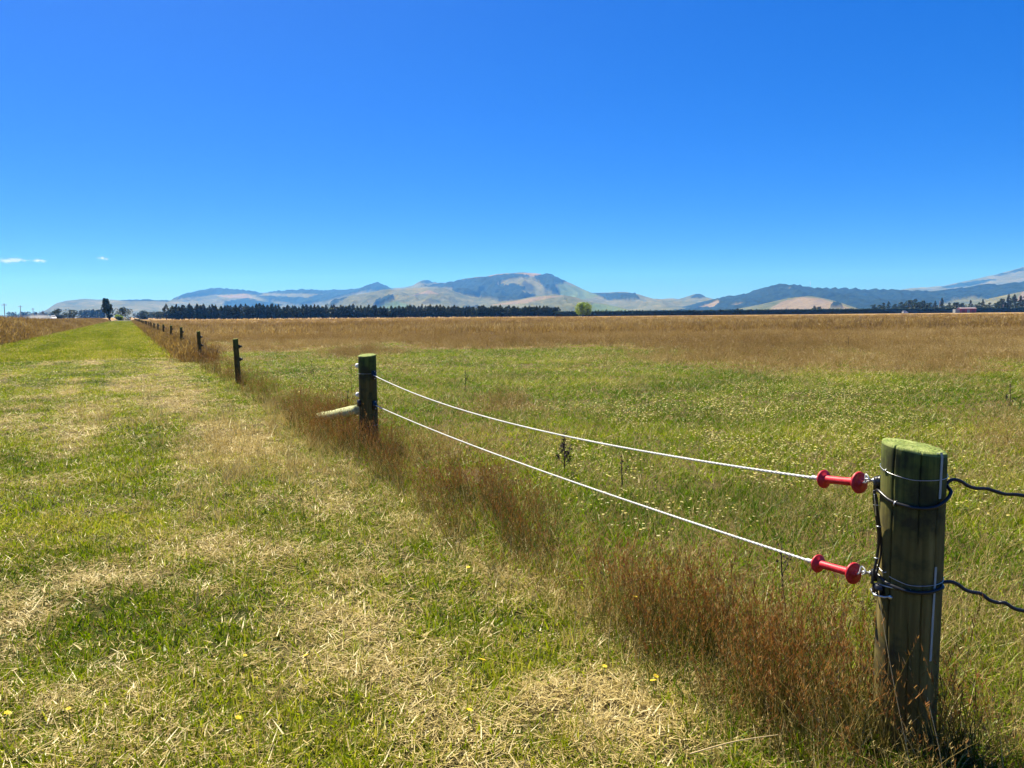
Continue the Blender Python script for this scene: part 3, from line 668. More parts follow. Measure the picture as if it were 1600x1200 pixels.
def post_mesh(h, r, seed, cracks=(), nu=72, nv=40, taper=.04, tilt=(0, 0), cham=.012, mat=None, below=.35):
    g = np.random.default_rng(seed); zs = np.linspace(-below, h, nv); th = np.linspace(0, 2 * math.pi, nu, endpoint=False)
    Z, T = np.meshgrid(zs, th, indexing='ij')
    rad = r * (1 + taper * (1 - Z / h)) * (1 + .012 * np.sin(2 * T + g.uniform(0, 6)) + .010 * np.sin(3 * T + Z * 3 + g.uniform(0, 6)))
    rad = rad + (fbm(np.cos(T) * 2 + 9, Z * 2.5 + np.sin(T) * 2, seed, 3) - .5) * r * .05
    for (a, dep, wid, z0, z1) in cracks:
        wob = a + (fbm(Z * 6, Z * 0 + a, seed + 3, 3) - .5) * .10; dd = (T - wob + math.pi) % (2 * math.pi) - math.pi
        rad = rad - dep * np.exp(-(dd / wid) ** 2) * sstep(z0, z0 + .08, Z) * (1 - sstep(z1 - .02, z1 + .03, Z))
    zz = Z + (np.cos(T) * tilt[0] + np.sin(T) * tilt[1]) * sstep(h * .6, h, Z)
    v = np.stack([rad * np.cos(T), rad * np.sin(T), zz], -1).reshape(-1, 3)
    idx = np.arange(nu * nv).reshape(nv, nu)
    f = [(idx[i, j], idx[i, (j + 1) % nu], idx[i + 1, (j + 1) % nu], idx[i + 1, j]) for i in range(nv - 1) for j in range(nu)]
    V = v.tolist(); rings = [(.97, cham * .8), (.90, cham), (.75, cham * 1.2), (.5, cham * 1.3), (.25, cham * 1.2)]; F = [tuple(int(q) for q in x) for x in f]; prev = idx[-1].tolist(); mats = [0] * len(F)
    tr = rad[-1]
    for (k, dz) in rings:
        cur = []
        for j in range(nu):
            cur.append(len(V)); V.append((tr[j] * k * math.cos(th[j]), tr[j] * k * math.sin(th[j]), h + dz + (math.cos(th[j]) * tilt[0] + math.sin(th[j]) * tilt[1]) * k + g.normal() * .0012))
        F += [(prev[j], prev[(j + 1) % nu], cur[(j + 1) % nu], cur[j]) for j in range(nu)]; mats += [1] * nu; prev = cur
    F.append(tuple(prev)); mats.append(1)
    me = bpy.data.meshes.new("post"); me.from_pydata(V, [], F); me.update()
    me.polygons.foreach_set('use_smooth', [True] * len(F)); me.materials.append(mat or POST_A); me.materials.append(ENDM); me.polygons.foreach_set('material_index', mats)
    return me

# ---- the near strainer post
z1 = gz(P1.x, P1.y); R1 = .1065
C1 = Vector((P1.x, P1.y, z1))
tocam = Vector((-P1.x, -P1.y, 0)).normalized(); toright = Vector((-tocam.y, tocam.x, 0)); 
H1 = at(1427, 703, P1.y - .02).z - z1
YF = P1.y - R1 * .85
def zpx(px, py, front=True): return at(px, py, YF if front else P1.y).z
def onp(phi, z, off=0.0, C=None, rr=None):              # a point on the post: phi degrees right of the camera side
    C = C or C1; rr = rr or R1; a = R(phi); k = rr * (1 + .005 * (1 - (z - z1) / H1)) + off
    return Vector((C.x, C.y, z)) + toright * (math.sin(a) * k) + tocam * (math.cos(a) * k)
fa = math.atan2(tocam.y, tocam.x)                       # mesh angle that faces the camera
post1 = thing("strainer_post", "thick weathered round post with green top, nearest the camera at right", "post", C1)
nm = post_mesh(H1, R1, 3, [(fa - R(34), .018, .018, .25, H1), (fa + R(12), .012, .016, .75, H1), (fa + R(24), .012, .016, -.1, .62), (fa + R(2), .010, .015, -.2, .5), (fa + R(48), .012, .016, .35, .95)], 320, 64, .005, tilt=(-.016, .008))
put("post", nm, post1)
def L1(path): return [Vector(p) - C1 for p in path]
def ring(zs, off=.002, n=44, extra=0):                 # a wire right round; zs: (phi, z)
    ph = [a for a, _ in zs]; zz = [b for _, b in zs]; out = []
    for a in np.linspace(-180, 180, n): out.append(onp(a, float(np.interp(a, ph, zz)), off))
    return out
zu = [zpx(1372, 738), zpx(1422, 750), zpx(1476, 753)]
MB().tube(L1(ring([(-180, zu[0]), (-90, zu[0]), (0, zu[1]), (80, zu[2] + .01), (180, zu[0])])), .0012, 6).build("tie_wire", STEEL, post1)
zl = [zpx(1370, 896), zpx(1415, 914), zpx(1462, 916)]
MB().tube(L1(ring([(-180, zl[0]), (-90, zl[0]), (0, zl[1]), (80, zl[2] + .01), (180, zl[0])])), .0012, 6).build("tie_wire", STEEL, post1)
for ph, z in ((-55, (zu[0] + zu[1]) / 2 + .004), (-45, (zl[0] + zl[1]) / 2 + .003)):
    MB().tube(L1([onp(ph - 3, z - .008, -.004), onp(ph - 3, z - .002, .005), onp(ph + 3, z + .004, .005), onp(ph + 3, z + .008, -.004)]), .0018, 6).build("staple", STEEL, post1)
# pale strap down the right of the post
pth = [onp(44, H1 + z1 - .002, -.016), onp(50, H1 + z1 + .004, .002)] + [onp(float(np.interp(z, [z1 + .3, H1 + z1], [44, 52])), z, .003) for z in np.linspace(H1 + z1 - .012, zpx(1455, 1030), 16)]
m = MB(); 
for i in range(len(pth) - 1):
    if 5 <= i <= 9: continue
    w = .0042 * (1 if i < 6 else .6 if i < 9 else .9); a, b_ = pth[i], pth[i + 1]; o_ = toright * w * .75 - tocam * w * .6; n_ = (toright * .6 + tocam * .8) * .0012
    q = [a - o_, a + o_, b_ + o_, b_ - o_]; q = [x - C1 for x in q]; m.add([x + n_ for x in q] + [x - n_ for x in q], [(0, 1, 2, 3), (7, 6, 5, 4), (0, 4, 5, 1), (2, 6, 7, 3), (1, 5, 6, 2), (0, 3, 7, 4)])
m.build("pale_strap", STRAP, post1, False)
# bolt-through insulators on the left flank and the gate eyes
ZU = at(1366, 757, P1.y).z; ZL = at(1362, 905, P1.y).z
def flank_insulator(z, nm_):
    ax = (onp(-92, z, .03) - onp(-92, z, 0)).normalized()
    o = MB().lathe(onp(-92, z, -.004) - C1, ax, [(0, .020), (.006, .022), (.010, .017), (.018, .017), (.022, .010), (.026, .009)], 16).build("insulator", BLACKP, post1)
    MB().lathe(onp(-92, z, .02) - C1, ax, [(0, .0105), (.004, .0105), (.004, .006), (.016, .006)], 6).build("bolt", STEEL, o)
    eye = onp(-92, z, .040); pts = []
    for k in range(17): q = 2 * math.pi * k / 16; pts.append(eye - C1 + ax * (math.cos(q) * .011) + Vector((0, 0, math.sin(q) * .006)) + tocam * (.008 * math.sin(q)))
    MB().tube(pts, .0026, 7).build("eye", STEEL, o); return eye
EU = flank_insulator(ZU, "u"); EL = flank_insulator(ZL, "l")
MB().box(onp(-90, ZU - .012, .008) - C1, (.020, .026, .052), Matrix.Rotation(fa, 3, 'Z')).build("clamp_block", BLACKP, post1)
MB().box(onp(-90, ZL - .004, .006) - C1, (.018, .024, .040), Matrix.Rotation(fa, 3, 'Z')).build("clamp_block", BLACKP, post1)
# lower square insulator with bright bracket, nail beside it
zb = zpx(1380, 931)
rot = Matrix.Rotation(fa - R(52), 3, 'Z')
MB().box(onp(-52, zb, .012) - C1, (.034, .034, .034), rot).build("block_insulator", BLACKP, post1)
MB().tube(L1([onp(-76, zb - .014, .008), onp(-72, zb - .018, .022), onp(-52, zb - .022, .030), onp(-38, zb - .020, .018), onp(-32, zb - .016, .004)]), .0042, 8).build("bracket", STEEL, post1)
MB().lathe(onp(-31, zb - .018, -.002) - C1, onp(-31, zb, .03) - onp(-31, zb, 0), [(0, .008), (.008, .008), (.011, .005)], 8).build("bolt", STEEL, post1)
MB().tube(L1([onp(-52, zb + .016, .014), onp(-30, zb + .020, .010), onp(-12, zpx(1405, 923), .006), onp(3, zpx(1421, 922), .004)]), .0024, 7).build("nail", STEEL, post1)
MB().lathe(onp(3, zpx(1421, 922), .004) - C1, toright, [(-.001, .006), (.002, .006)], 10).build("nail_head", STEEL, post1)

# ---- black insulated cables
def wavy(pts, n=90, amp=.0):
    P = np.array([tuple(p) for p in pts]); t = np.linspace(0, 1, len(P)); q = np.linspace(0, 1, n); out = []
    # Catmull-Rom through the points
    for u in q:
        k = min(int(u * (len(P) - 1)), len(P) - 2); f_ = u * (len(P) - 1) - k
        p0, p1, p2, p3 = P[max(k - 1, 0)], P[k], P[k + 1], P[min(k + 2, len(P) - 1)]
        out.append(Vector(.5 * ((2 * p1) + (-p0 + p2) * f_ + (2 * p0 - 5 * p1 + 4 * p2 - p3) * f_ ** 2 + (-p0 + 3 * p1 - 3 * p2 + p3) * f_ ** 3)))
    return out
YC = P1.y - .05
up = [onp(-88, zpx(1370, 773, False), .012), onp(-70, zpx(1374, 778), .009), onp(-35, zpx(1400, 787), .008), onp(0, zpx(1424, 791.5), .008), onp(30, zpx(1448, 791), .009), onp(55, zpx(1463, 783), .012), onp(75, zpx(1473, 770), .016),
      at(1479, 757, YC), at(1489, 749.5, YC), at(1501, 752, YC), at(1512, 759, YC), at(1525, 763, YC - .01), at(1541, 763.5, YC - .01), at(1556, 768, YC - .02), at(1570, 772, YC - .02), at(1585, 772.5, YC - .03), at(1602, 775, YC - .03), at(1640, 783, YC - .05), at(1720, 790, YC - .1), at(1860, 801, YC - .15), at(2100, 806, YC - .3), at(2500, 812, YC - .5), at(3200, 818, YC - .8)]
cb = thing("upper_cable", "upper black insulated cable wrapped around the near post, running off right", "cable", up[0])
MB().tube([p - up[0] for p in wavy(up, 190)], .0062, 9).build("cable", BLACKP, cb)
MB().tube([onp(-28, zpx(1409, 790) - .008, -.004) - up[0], onp(-28, zpx(1409, 790) - .006, .017) - up[0], onp(-26, zpx(1409, 790) + .008, .017) - up[0], onp(-26, zpx(1409, 790) + .011, -.004) - up[0]], .0022, 6).build("staple", STEEL, cb)
lo = [onp(-90, zpx(1364, 907, False), .010), onp(-70, zpx(1371, 911), .007), onp(-35, zpx(1394, 918), .008), onp(0, zpx(1420, 922.5), .008), onp(30, zpx(1443, 922), .009), onp(60, zpx(1460, 917), .013),
      at(1470, 911, YC), at(1484, 909, YC), at(1496, 913, YC), at(1508, 921.5, YC), at(1520, 925.5, YC - .01), at(1533, 928, YC - .01), at(1546, 937.5, YC - .02), at(1558, 941.5, YC - .02), at(1570, 942, YC - .03), at(1584, 950.5, YC - .03), at(1602, 955, YC - .04), at(1650, 963, YC - .06), at(1720, 968, YC - .1), at(1860, 979, YC - .15), at(2100, 986, YC - .3), at(2500, 996, YC - .5), at(3200, 1004, YC - .8)]
cl = thing("lower_cable", "lower black insulated cable wrapped around the near post, running off right", "cable", lo[0])
MB().tube([p - lo[0] for p in wavy(lo, 190)], .0066, 9).build("cable", BLACKP, cl)
Yl = P1.y - .01
jp = [at(1366.5, 766, Yl), at(1366, 785, Yl), at(1370, 810, Yl), at(1373, 838, Yl), at(1371, 866, Yl), at(1366, 892, Yl), at(1362.5, 912, Yl)]
jl = thing("jumper_cable", "short black cable stapled down the left side of the near post", "cable", jp[0])
MB().tube([p - jp[0] for p in wavy(jp, 50)], .0055, 8).build("cable", BLACKP, jl)
jq = [at(1369, 772, Yl), at(1372, 800, Yl), at(1376.5, 838, Yl), at(1375.5, 870, Yl), at(1368, 903, Yl)]
MB().tube([p - jp[0] for p in wavy(jq, 40)], .0036, 7).build("cable", BLACKP, jl)
jw = [at(1366, 772, Yl - .012), at(1367.5, 790, Yl - .012), at(1368.5, 806, Yl - .01)]
MB().tube([p - jp[0] for p in wavy(jw, 20)], .002, 6).build("bare_wire", STEEL, jl)
for (px, py) in ((1369, 789), (1373, 822.5), (1369.5, 872)):
    a = at(px, py, Yl - .006); MB().tube([a - toright * .009 - jp[0], a + tocam * .004 - jp[0], a + toright * .010 - jp[0]], .0019, 6).build("staple", STEEL, jl)

# ---- the strut-braced strainer post
z2 = gz(P2.x, P2.y); C2 = Vector((P2.x, P2.y, z2)); H2 = at(576, 556, P2.y).z - z2; R2 = .107
tc2 = Vector((-P2.x, -P2.y, 0)).normalized(); tr2 = Vector((-tc2.y, tc2.x, 0)); fa2 = math.atan2(tc2.y, tc2.x)
post2 = thing("strainer_post", "dark green round post with a diagonal strut, middle left of the gate ropes", "post", C2)
put("post", post_mesh(H2, R2, 13, [(fa2 + R(0), .012, .04, .05, .55), (fa2 + R(10), .012, .04, .5, 1.0), (fa2 - R(40), .01, .04, .2, .9)], 72, 40, .09, tilt=(.004, .012), mat=POST_B), post2)
def on2(phi, z, off=0.): a = R(phi); k = R2 * 1.04 + off; return Vector((0, 0, z - z2)) + tr2 * (math.sin(a) * k) + tc2 * (math.cos(a) * k)
Yf2 = P2.y - R2 * .8
RU = at(584, 586, Yf2); RL = at(587, 633, Yf2)
for (q, nm_) in ((RU, "u"), (RL, "l")):
    ph = 38; c = on2(ph, q.z, 0); ax = (on2(ph, q.z, .1) - c).normalized()
    o = MB().box(c + ax * .012, (.03, .05, .105), Matrix.Rotation(fa2 + R(ph), 3, 'Z')).build("rope_insulator", BLACKP, post2)
    MB().lathe(c + ax * .012, ax, [(0, .022), (.02, .022), (.026, .016), (.04, .010)], 14).build("ring_hook", BLACKP, o)
    for dz in (-.042, .042): MB().lathe(c + ax * .026 + Vector((0, 0, dz)), ax, [(0, .007), (.006, .006)], 8).build("screw", STEEL, o)
q = at(567, 630, Yf2).z; MB().box(on2(-62, q, .012), (.03, .05, .08), Matrix.Rotation(fa2 - R(62), 3, 'Z')).build("side_insulator", BLACKP, post2)
MB().tube([on2(a, z2 + .26 + .0002 * a, .002) for a in np.linspace(-180, 180, 40)], .0015, 5).build("tie_wire", STEEL, post2)
MB().tube([on2(a, z2 + .90, .002) for a in np.linspace(-180, 180, 40)], .0015, 5).build("tie_wire", STEEL, post2)
back = []
for (px, py) in ((559, 571.5), (559.5, 616.5)):
    q = at(px, py, P2.y + .06); c = q - C2
    MB().lathe(c - FD * .03, FD, [(0, .012), (.006, .026), (.02, .031), (.028, .022), (.036, .022), (.044, .031), (.058, .026), (.064, .012)], 18).build("porcelain_insulator", WHITEP, post2)
    MB().tube([c - FD * .03, c * .5 + Vector((0, 0, c.z)) * .5 - FD * .02, Vector((tr2.x * -.06, tr2.y * -.06, c.z))], .003, 6).build("tie_loop", STEEL, post2)
    back.append(q + FD * .034)
# the drop wire joining the two
dp = [back[0] + Vector((-.03, .05, .0)), at(549, 571, P2.y + .2), at(548.5, 590, P2.y + .2), at(549, 612, P2.y + .2), at(553, 616, P2.y + .15), back[1]]
MB().tube([p - C2 for p in dp], .0024, 6).build("link_wire", simple("rusty_wire", (.10, .07, .05), .6, .5), post2)
# diagonal strut running along the fence into the grass
s0 = at(566, 640, P2.y) + FD * .06; s1 = at(501, 652, P2.y + 2.1); sd = (s1 - s0).normalized()
st_ = MB(); 
g = np.random.default_rng(3)
st_.tube([s0 - C2 + (s1 + sd * .12 - s0) * (k / 10) for k in range(11)], [.068 + .003 * g.normal() for _ in range(11)], 18)
def strut_mat():
    t = NT("bleached_strut_wood"); n = t.noise(t.scaled(t.pos(), (8, 8, 8)), 3.0, 6, .7)
    t.princ(t.ramp(n, [(.3, (.20, .22, .09)), (.5, (.38, .40, .19)), (.7, (.52, .52, .30))]), .9, 0, t.bump(n, .6, .006), .2); return t.m
st_.build("strut", strut_mat(), post2)

# ---- rope gates: cord, red handle, hook
def gate(label, A0, eye, ends, sag, name="gate_rope"):
    hx0, hx1 = ends                                   # handle: cord end, hook end
    o = thing(name, label, "gate", A0)
    ax = (hx1 - hx0).normalized(); L = (hx1 - hx0).length
    h = bpy.data.objects.new("handle", None); COL.objects.link(h); h.parent = o
    h.empty_display_size = .05
    lc = lambda p: Vector(p) - A0
    # grip with ribs
    prof = []
    for k in range(41):
        u = k / 40; prof.append((L * (.06 + .86 * u), .0142 + .0011 * math.cos(k * math.pi) * (1 if 4 < k < 36 else 0) + .002 * abs(u - .5)))
    MB().lathe(lc(hx0), ax, prof, 20).build("grip", REDP, h)
    MB().lathe(lc(hx0), ax, [(-.012, .006), (-.010, .010), (.004, .013), (.010, .026), (.014, .035), (.019, .0365), (.022, .034), (.024, .016), (.034, .0145)], 32).build("flange", REDP, h)
    MB().lathe(lc(hx1), ax, [(-.034, .0145), (-.022, .018), (-.020, .037), (-.014, .0415), (-.008, .040), (-.006, .030), (-.005, .014), (.002, .012), (.004, .006)], 32).build("flange", REDP, h)
    # hook
    e = eye; mid = hx1.lerp(e, .6) + Vector((0, 0, .026)); tip = e + Vector((0, 0, -.012)) - ax * .012
    MB().tube([lc(p) for p in wavy([hx1 - ax * .01, hx1 + ax * .012 + Vector((0, 0, .006)), mid, e + Vector((0, 0, .004)) + ax * .004, tip], 24)], .0027, 8).build("hook", WHITEP, h)
    # laid three-strand cord
    nseg = 760; s_end = hx0 - ax * .008; pts = []
    for k in range(nseg + 1):
        u = k / nseg; p = A0.lerp(s_end, u); p.z -= 4 * sag * u * (1 - u); pts.append(p)
    m = MB(); dirv = (s_end - A0).normalized(); a1 = dirv.cross(Vector((0, 0, 1))).normalized(); a2 = dirv.cross(a1)
    for k3 in range(3):
        m.tube([lc(p + (a1 * math.cos(i * .72 + k3 * 2.094) + a2 * math.sin(i * .72 + k3 * 2.094)) * .0028) for i, p in enumerate(pts)], .0030, 5)
    m.build("cord", CORD, o)
    MB().lathe(lc(s_end - dirv * .035), dirv, [(0, .0065), (.008, .009), (.016, .0075), (.026, .0095), (.034, .006)], 12).build("knot", CORD, o)
def along(px, py):                                     # where the sight line meets the vertical plane through both posts
    d = ray(px, py); a = EU; b2 = C2 + Vector((0, 0, 1)); ux, uy = b2.x - a.x, b2.y - a.y
    Y = (a.x * uy - a.y * ux) / (d[0] * uy - ux); return at(px, py, Y)
gate("upper white rope gate with a red handle hooked to the near post", RU + tc2 * .03, EU, (along(1282, 748), along(1347, 754.5)), .125)
gate("lower white rope gate with a red handle hooked to the near post", RL + tc2 * .03, EL, (along(1273, 879), along(1338, 897)), .045)

# ---- line posts and their wires
LINE = []
ords = ["first", "second", "third", "fourth", "fifth", "sixth", "seventh", "eighth"]
lp_var = [post_mesh(1.06, .062, 40 + k, [(fa2 + .3 * k, .006, .08, .1, .9)], 28, 14, .05, tilt=(.004, .004), mat=POST_B, cham=.006) for k in range(4)]
ins_me = MB().box((0, 0, 0), (.05, .035, .085)).lathe((.02, 0, 0), (1, 0, 0), [(0, .03), (.02, .034), (.03, .02), (.045, .022), (.05, .012)], 12).mesh("insulator", BLACKP)
g = np.random.default_rng(61)
for k in range(30):
    c = P3 + FD * (STEP * k); z0 = gz(c.x, c.y)
    lb = f"{ords[k]} slim line post beyond the strutted post, counting away" if k < 8 else "tiny far line post near the vanishing end of the fence"
    o = thing("line_post", lb, "post", (c.x, c.y, z0), 0, "line posts of the long fence")
    sc = g.uniform(.97, 1.04); o.rotation_euler = (g.normal() * .015, g.normal() * .02, 0)
    if k == 0: o.rotation_euler = (0, -.035, 0)
    p = put("post", lp_var[k % 4], o); p.scale = (1, 1, sc)
    for hz in (.88, .58):
        i_ = put("insulator", ins_me, o, Vector((0, 0, hz)) + FN * .066); i_.rotation_euler = (0, 0, math.atan2(FN.y, FN.x))
    LINE.append(Vector((c.x, c.y, z0)))
for hz, bk, lb in ((.88, back[0], "upper thin steel wire strung along the line posts"), (.58, back[1], "lower thin steel wire strung along the line posts")):
    pts = [bk + Vector((0, 0, 0))]
    for c in LINE: 
        e = c + Vector((0, 0, hz)) + FN * .13; s_ = pts[-1]
        for u in (.25, .5, .75): q = s_.lerp(e, u); q.z -= .03 * 4 * u * (1 - u); pts.append(q)
        pts.append(e)
    o = MB().tube([p - pts[0] for p in pts], .0014, 5).build("fence_wire", MATS['rusty_wire']); o.location = pts[0]; tag(o, lb, "wire")
# ------------------------------------------------------------------ grass: prototypes
def strips(base, h, az, lean, curve, width, g, seg=3, twist=None):
    """curved tapering blades; all arguments arrays of length n -> verts, tris, per-vertex blade value"""
    n = len(h); V = []; us = np.linspace(0, 1, seg + 1)
    dx, dy = np.cos(az), np.sin(az); wa = g.uniform(0, 6.28, n) if twist is None else twist
    wx, wy = np.cos(wa), np.sin(wa)
    for u in us:
        a = lean + curve * u; L = h * u
        hor = h * (np.sin(lean) * u + .5 * curve * u * u * np.cos(lean)); ver = h * np.maximum(np.cos(lean) * u - .5 * np.sin(np.minimum(lean + curve, 1.5)) * curve * u * u * .6, .0)
        c = np.stack([base[:, 0] + dx * hor, base[:, 1] + dy * hor, base[:, 2] + ver], -1)
        w = width * (1 - u ** 1.6) * .5 if u < 1 else 0 * width
        s_ = np.stack([wx * w, wy * w, 0 * w], -1)
        if u < 1: V += [c - s_, c + s_]
        else: V += [c]
    V = np.stack(V, 1); k = V.shape[1]; off = (np.arange(n) * k)[:, None]; T = []
    for i in range(seg - 1): a = 2 * i; T += [(a, a + 1, a + 3), (a, a + 3, a + 2)]
    a = 2 * (seg - 1); T += [(a, a + 1, a + 2)]
    T = (np.array(T)[None] + off[:, :, None]).reshape(-1, 3)
    return V.reshape(-1, 3), T, np.repeat(g.uniform(0, 1, n), k)
def disc(n, r, g):
    q = g.uniform(0, 6.28, n); rr = r * np.sqrt(g.uniform(0, 1, n)); return np.stack([np.cos(q) * rr, np.sin(q) * rr, 0 * q], -1)
def cat(parts):
    V = []; F = []; B = []; o = 0
    for (v, f, b) in parts: V.append(v); F.append(f + o); B.append(b); o += len(v)
    return np.concatenate(V), np.concatenate(F), np.concatenate(B)
def proto(coll, parts, mats):
    """parts: list of ((v,f,b), material index)"""
    V, F, B = cat([p[0] for p in parts]); mi = np.concatenate([np.full(len(p[0][1]), p[1]) for p in parts])
    me = np_mesh("plant", V, F, None, {'bl': B})
    for m_ in mats: me.materials.append(m_)
    me.polygons.foreach_set('material_index', mi.astype(np.int32))
    o = bpy.data.objects.new("plant_form_%02d" % len(coll.objects), me); coll.objects.link(o); return o
# per-blade colours
GRASS_M = leafmat("green_grass", [(0, (.020, .050, .001)), (.35, (.105, .180, .001)), (.7, (.26, .315, .004)), (1, (.54, .48, .075))], .5, .018)
PAD_M = leafmat("paddock_grass", [(0, (.018, .058, .001)), (.4, (.095, .185, .001)), (.75, (.22, .285, .003)), (1, (.46, .40, .05))], .5, .015)
STRAW_M = leafmat("dry_straw", [(0, (.12, .08, .022)), (.4, (.36, .27, .085)), (1, (.66, .54, .23))], .3, .03)
RED_M = leafmat("red_brown_grass", [(0, (.11, .034, .008)), (.35, (.23, .090, .020)), (.7, (.35, .180, .048)), (1, (.54, .39, .16))], .3, .03)
OLIVE_M = leafmat("olive_stems", [(0, (.03, .04, .004)), (.5, (.085, .085, .012)), (1, (.24, .18, .05))], .35, .03)
BROWN_M = leafmat("brown_meadow_grass", [(0, (.15, .085, .022)), (.4, (.29, .185, .052)), (.75, (.43, .30, .10)), (1, (.62, .49, .23))], .3, .03)
def flowm():
    t = NT("yellow_petals"); b = t.attr('bl'); c = t.ramp(b, [(0, (.62, .56, .34)), (.5, (.74, .68, .34)), (1, (.82, .66, .10))])
    d = t.n("BsdfDiffuse"); tr = t.n("BsdfTranslucent"); t.l(c, d.inputs[0]); t.l(c, tr.inputs[0]); mx = t.n("MixShader"); mx.inputs[0].default_value = .35
    t.l(d.outputs[0], mx.inputs[1]); t.l(tr.outputs[0], mx.inputs[2]); t.l(mx.outputs[0], t.out.inputs['Surface']); return t.m
FLOW_M = flowm()
WIND = 0.35                                               # stems lean a little to the left of the picture, as in the photo
def tuft(g, n, r, h0, h1, w0, w1, lean=.5, curve=.9, seg=3):
    b = disc(n, r, g); h = g.uniform(h0, h1, n)
    return strips(b, h, g.uniform(0, 6.28, n), np.abs(g.normal(0, lean, n)), g.uniform(0, curve, n), g.uniform(w0, w1, n), g, seg)
def litter(g, n, r, l0, l1, w):
    """cut straw lying about: nearly flat curved strands, tangled to a few centimetres"""
    b = disc(n, r, g); b[:, 2] = g.uniform(.002, .03, n) * g.uniform(.2, 1, n); return strips(b, g.uniform(l0, l1, n), g.uniform(0, 6.28, n), g.uniform(1.1, 1.52, n), g.normal(0, .45, n), np.full(n, w) * g.uniform(.6, 1.3, n), g, 2)
def seedstem(g, n, r, h0, h1, w, headfrac=.3, headw=.006, nb=9, lean=.22, seg=4):
    """upright stems with a feathery seed head: many small spikelets along the top"""
    b = disc(n, r, g); h = g.uniform(h0, h1, n); az = g.normal(2.6, 1.2, n); le = np.abs(g.normal(.1, lean, n)); cu = g.uniform(0, .5, n)
    st_ = strips(b, h, az, le, cu, np.full(n, w), g, seg)
    # spikelets
    k = nb; u = g.uniform(1 - headfrac, 1.0, (n, k)); lee = le[:, None]; cuu = cu[:, None]; hh = h[:, None]
    hor = hh * (np.sin(lee) * u + .5 * cuu * u * u * np.cos(lee)); ver = hh * np.maximum(np.cos(lee) * u - .5 * np.sin(np.minimum(lee + cuu, 1.5)) * cuu * u * u * .6, 0)
    c = np.stack([b[:, 0, None] + np.cos(az)[:, None] * hor, b[:, 1, None] + np.sin(az)[:, None] * hor, ver], -1).reshape(-1, 3)
    sp = strips(c, g.uniform(.6, 1.6, n * k) * headw * 4.5, g.uniform(0, 6.28, n * k), g.uniform(.1, .7, n * k), g.uniform(0, .3, n * k), np.full(n * k, headw), g, 2)
    return st_, sp
def collection(name): return bpy.data.collections.new(name)
g = np.random.default_rng(101)
C_GREEN = collection("green_tufts")
for k in range(6): proto(C_GREEN, [(tuft(g, 13, .07, .025, .085, .0055, .0100, .55, 1.0, 2), 0), (tuft(g, 6, .08, .025, .075, .0035, .006, .9, .8, 2), 1)], [GRASS_M, STRAW_M])
C_STRAW = collection("straw_litter")
for k in range(6): proto(C_STRAW, [(litter(g, 30, .12, .02, .075, .0042), 0), (litter(g, 3, .1, .08, .17, .003), 0), (tuft(g, 4, .08, .02, .06, .002, .003, .6, .6, 2), 0)], [STRAW_M])
C_DRY = collection("dry_tufts")
for k in range(4): proto(C_DRY, [(tuft(g, 18, .05, .07, .22, .003, .0055, .4, .8), 0)], [STRAW_M])
C_RED = collection("red_tufts")
for k in range(6):
    a, b = seedstem(g, 9, .10, .24, .54, .003, .42, .0046, 11)
    proto(C_RED, [(a, 1), (b, 0), (tuft(g, 10, .08, .10, .30, .0035, .006, .35, .7), 1), (tuft(g, 6, .10, .12, .40, .0028, .0042, .6, 1.0), 2)], [RED_M, OLIVE_M, STRAW_M])
C_PAD = collection("paddock_tufts")
for k in range(6): proto(C_PAD, [(tuft(g, 13, .11, .04, .13, .006, .0105, .5, 1.0, 2), 0), (tuft(g, 3, .10, .08, .24, .003, .0045, .8, 1.0), 1)], [PAD_M, STRAW_M])
C_STALK = collection("thin_straw_stalks")
for k in range(5):
    a, b = seedstem(g, 6, .12, .15, .38, .0022, .3, .0042, 4, .5); proto(C_STALK, [(a, 0), (b, 0), (litter(g, 8, .1, .1, .25, .0025), 0), (tuft(g, 6, .1, .06, .2, .002, .003, .5, .9), 1)], [STRAW_M, OLIVE_M])
C_FLOW = collection("flower_forms")
def flower_head(g, c, r, n=9):
    V = []; T = []
    for j in range(n):
        q = 6.283 * j / n; q2 = q + 6.283 / n * .8; i0 = len(V)
        V += [tuple(c), tuple(c + np.array((math.cos(q) * r, math.sin(q) * r, .3 * r))), tuple(c + np.array((math.cos(q2) * r, math.sin(q2) * r, .22 * r)))]; T.append((i0, i0 + 1, i0 + 2))
    return np.array(V), np.array(T), np.full(len(V), g.uniform(0, 1))
for k in range(5):
    parts = []
    for j in range(3):
        b = disc(1, .16, g); h = g.uniform(.10, .19, 1); az = g.uniform(0, 6.28, 1); le = np.array([.12]); cu = np.array([.1])
        parts.append((strips(b, h, az, le, cu, np.array([.0025]), g, 2), 1))
        hor = h * (np.sin(le) + .05 * np.cos(le)); top = np.array((b[0, 0] + math.cos(az[0]) * hor[0], b[0, 1] + math.sin(az[0]) * hor[0], h[0] * math.cos(.12) - .001))
        parts.append((flower_head(g, top, g.uniform(.008, .013)), 0))
    proto(C_FLOW, parts, [FLOW_M, OLIVE_M])
C_BROWN = collection("brown_meadow_tufts")
for k in range(6):
    a, b = seedstem(g, 14, .2, .28, .55, .0035, .35, .008, 4, .28, 3)
    proto(C_BROWN, [(a, 0), (b, 0), (tuft(g, 9, .2, .12, .35, .004, .007, .4, .8, 2), 1), (tuft(g, 9, .2, .2, .42, .004, .006, .4, .8, 2), 0)], [BROWN_M, OLIVE_M])
C_FARB = collection("far_brown_clumps")
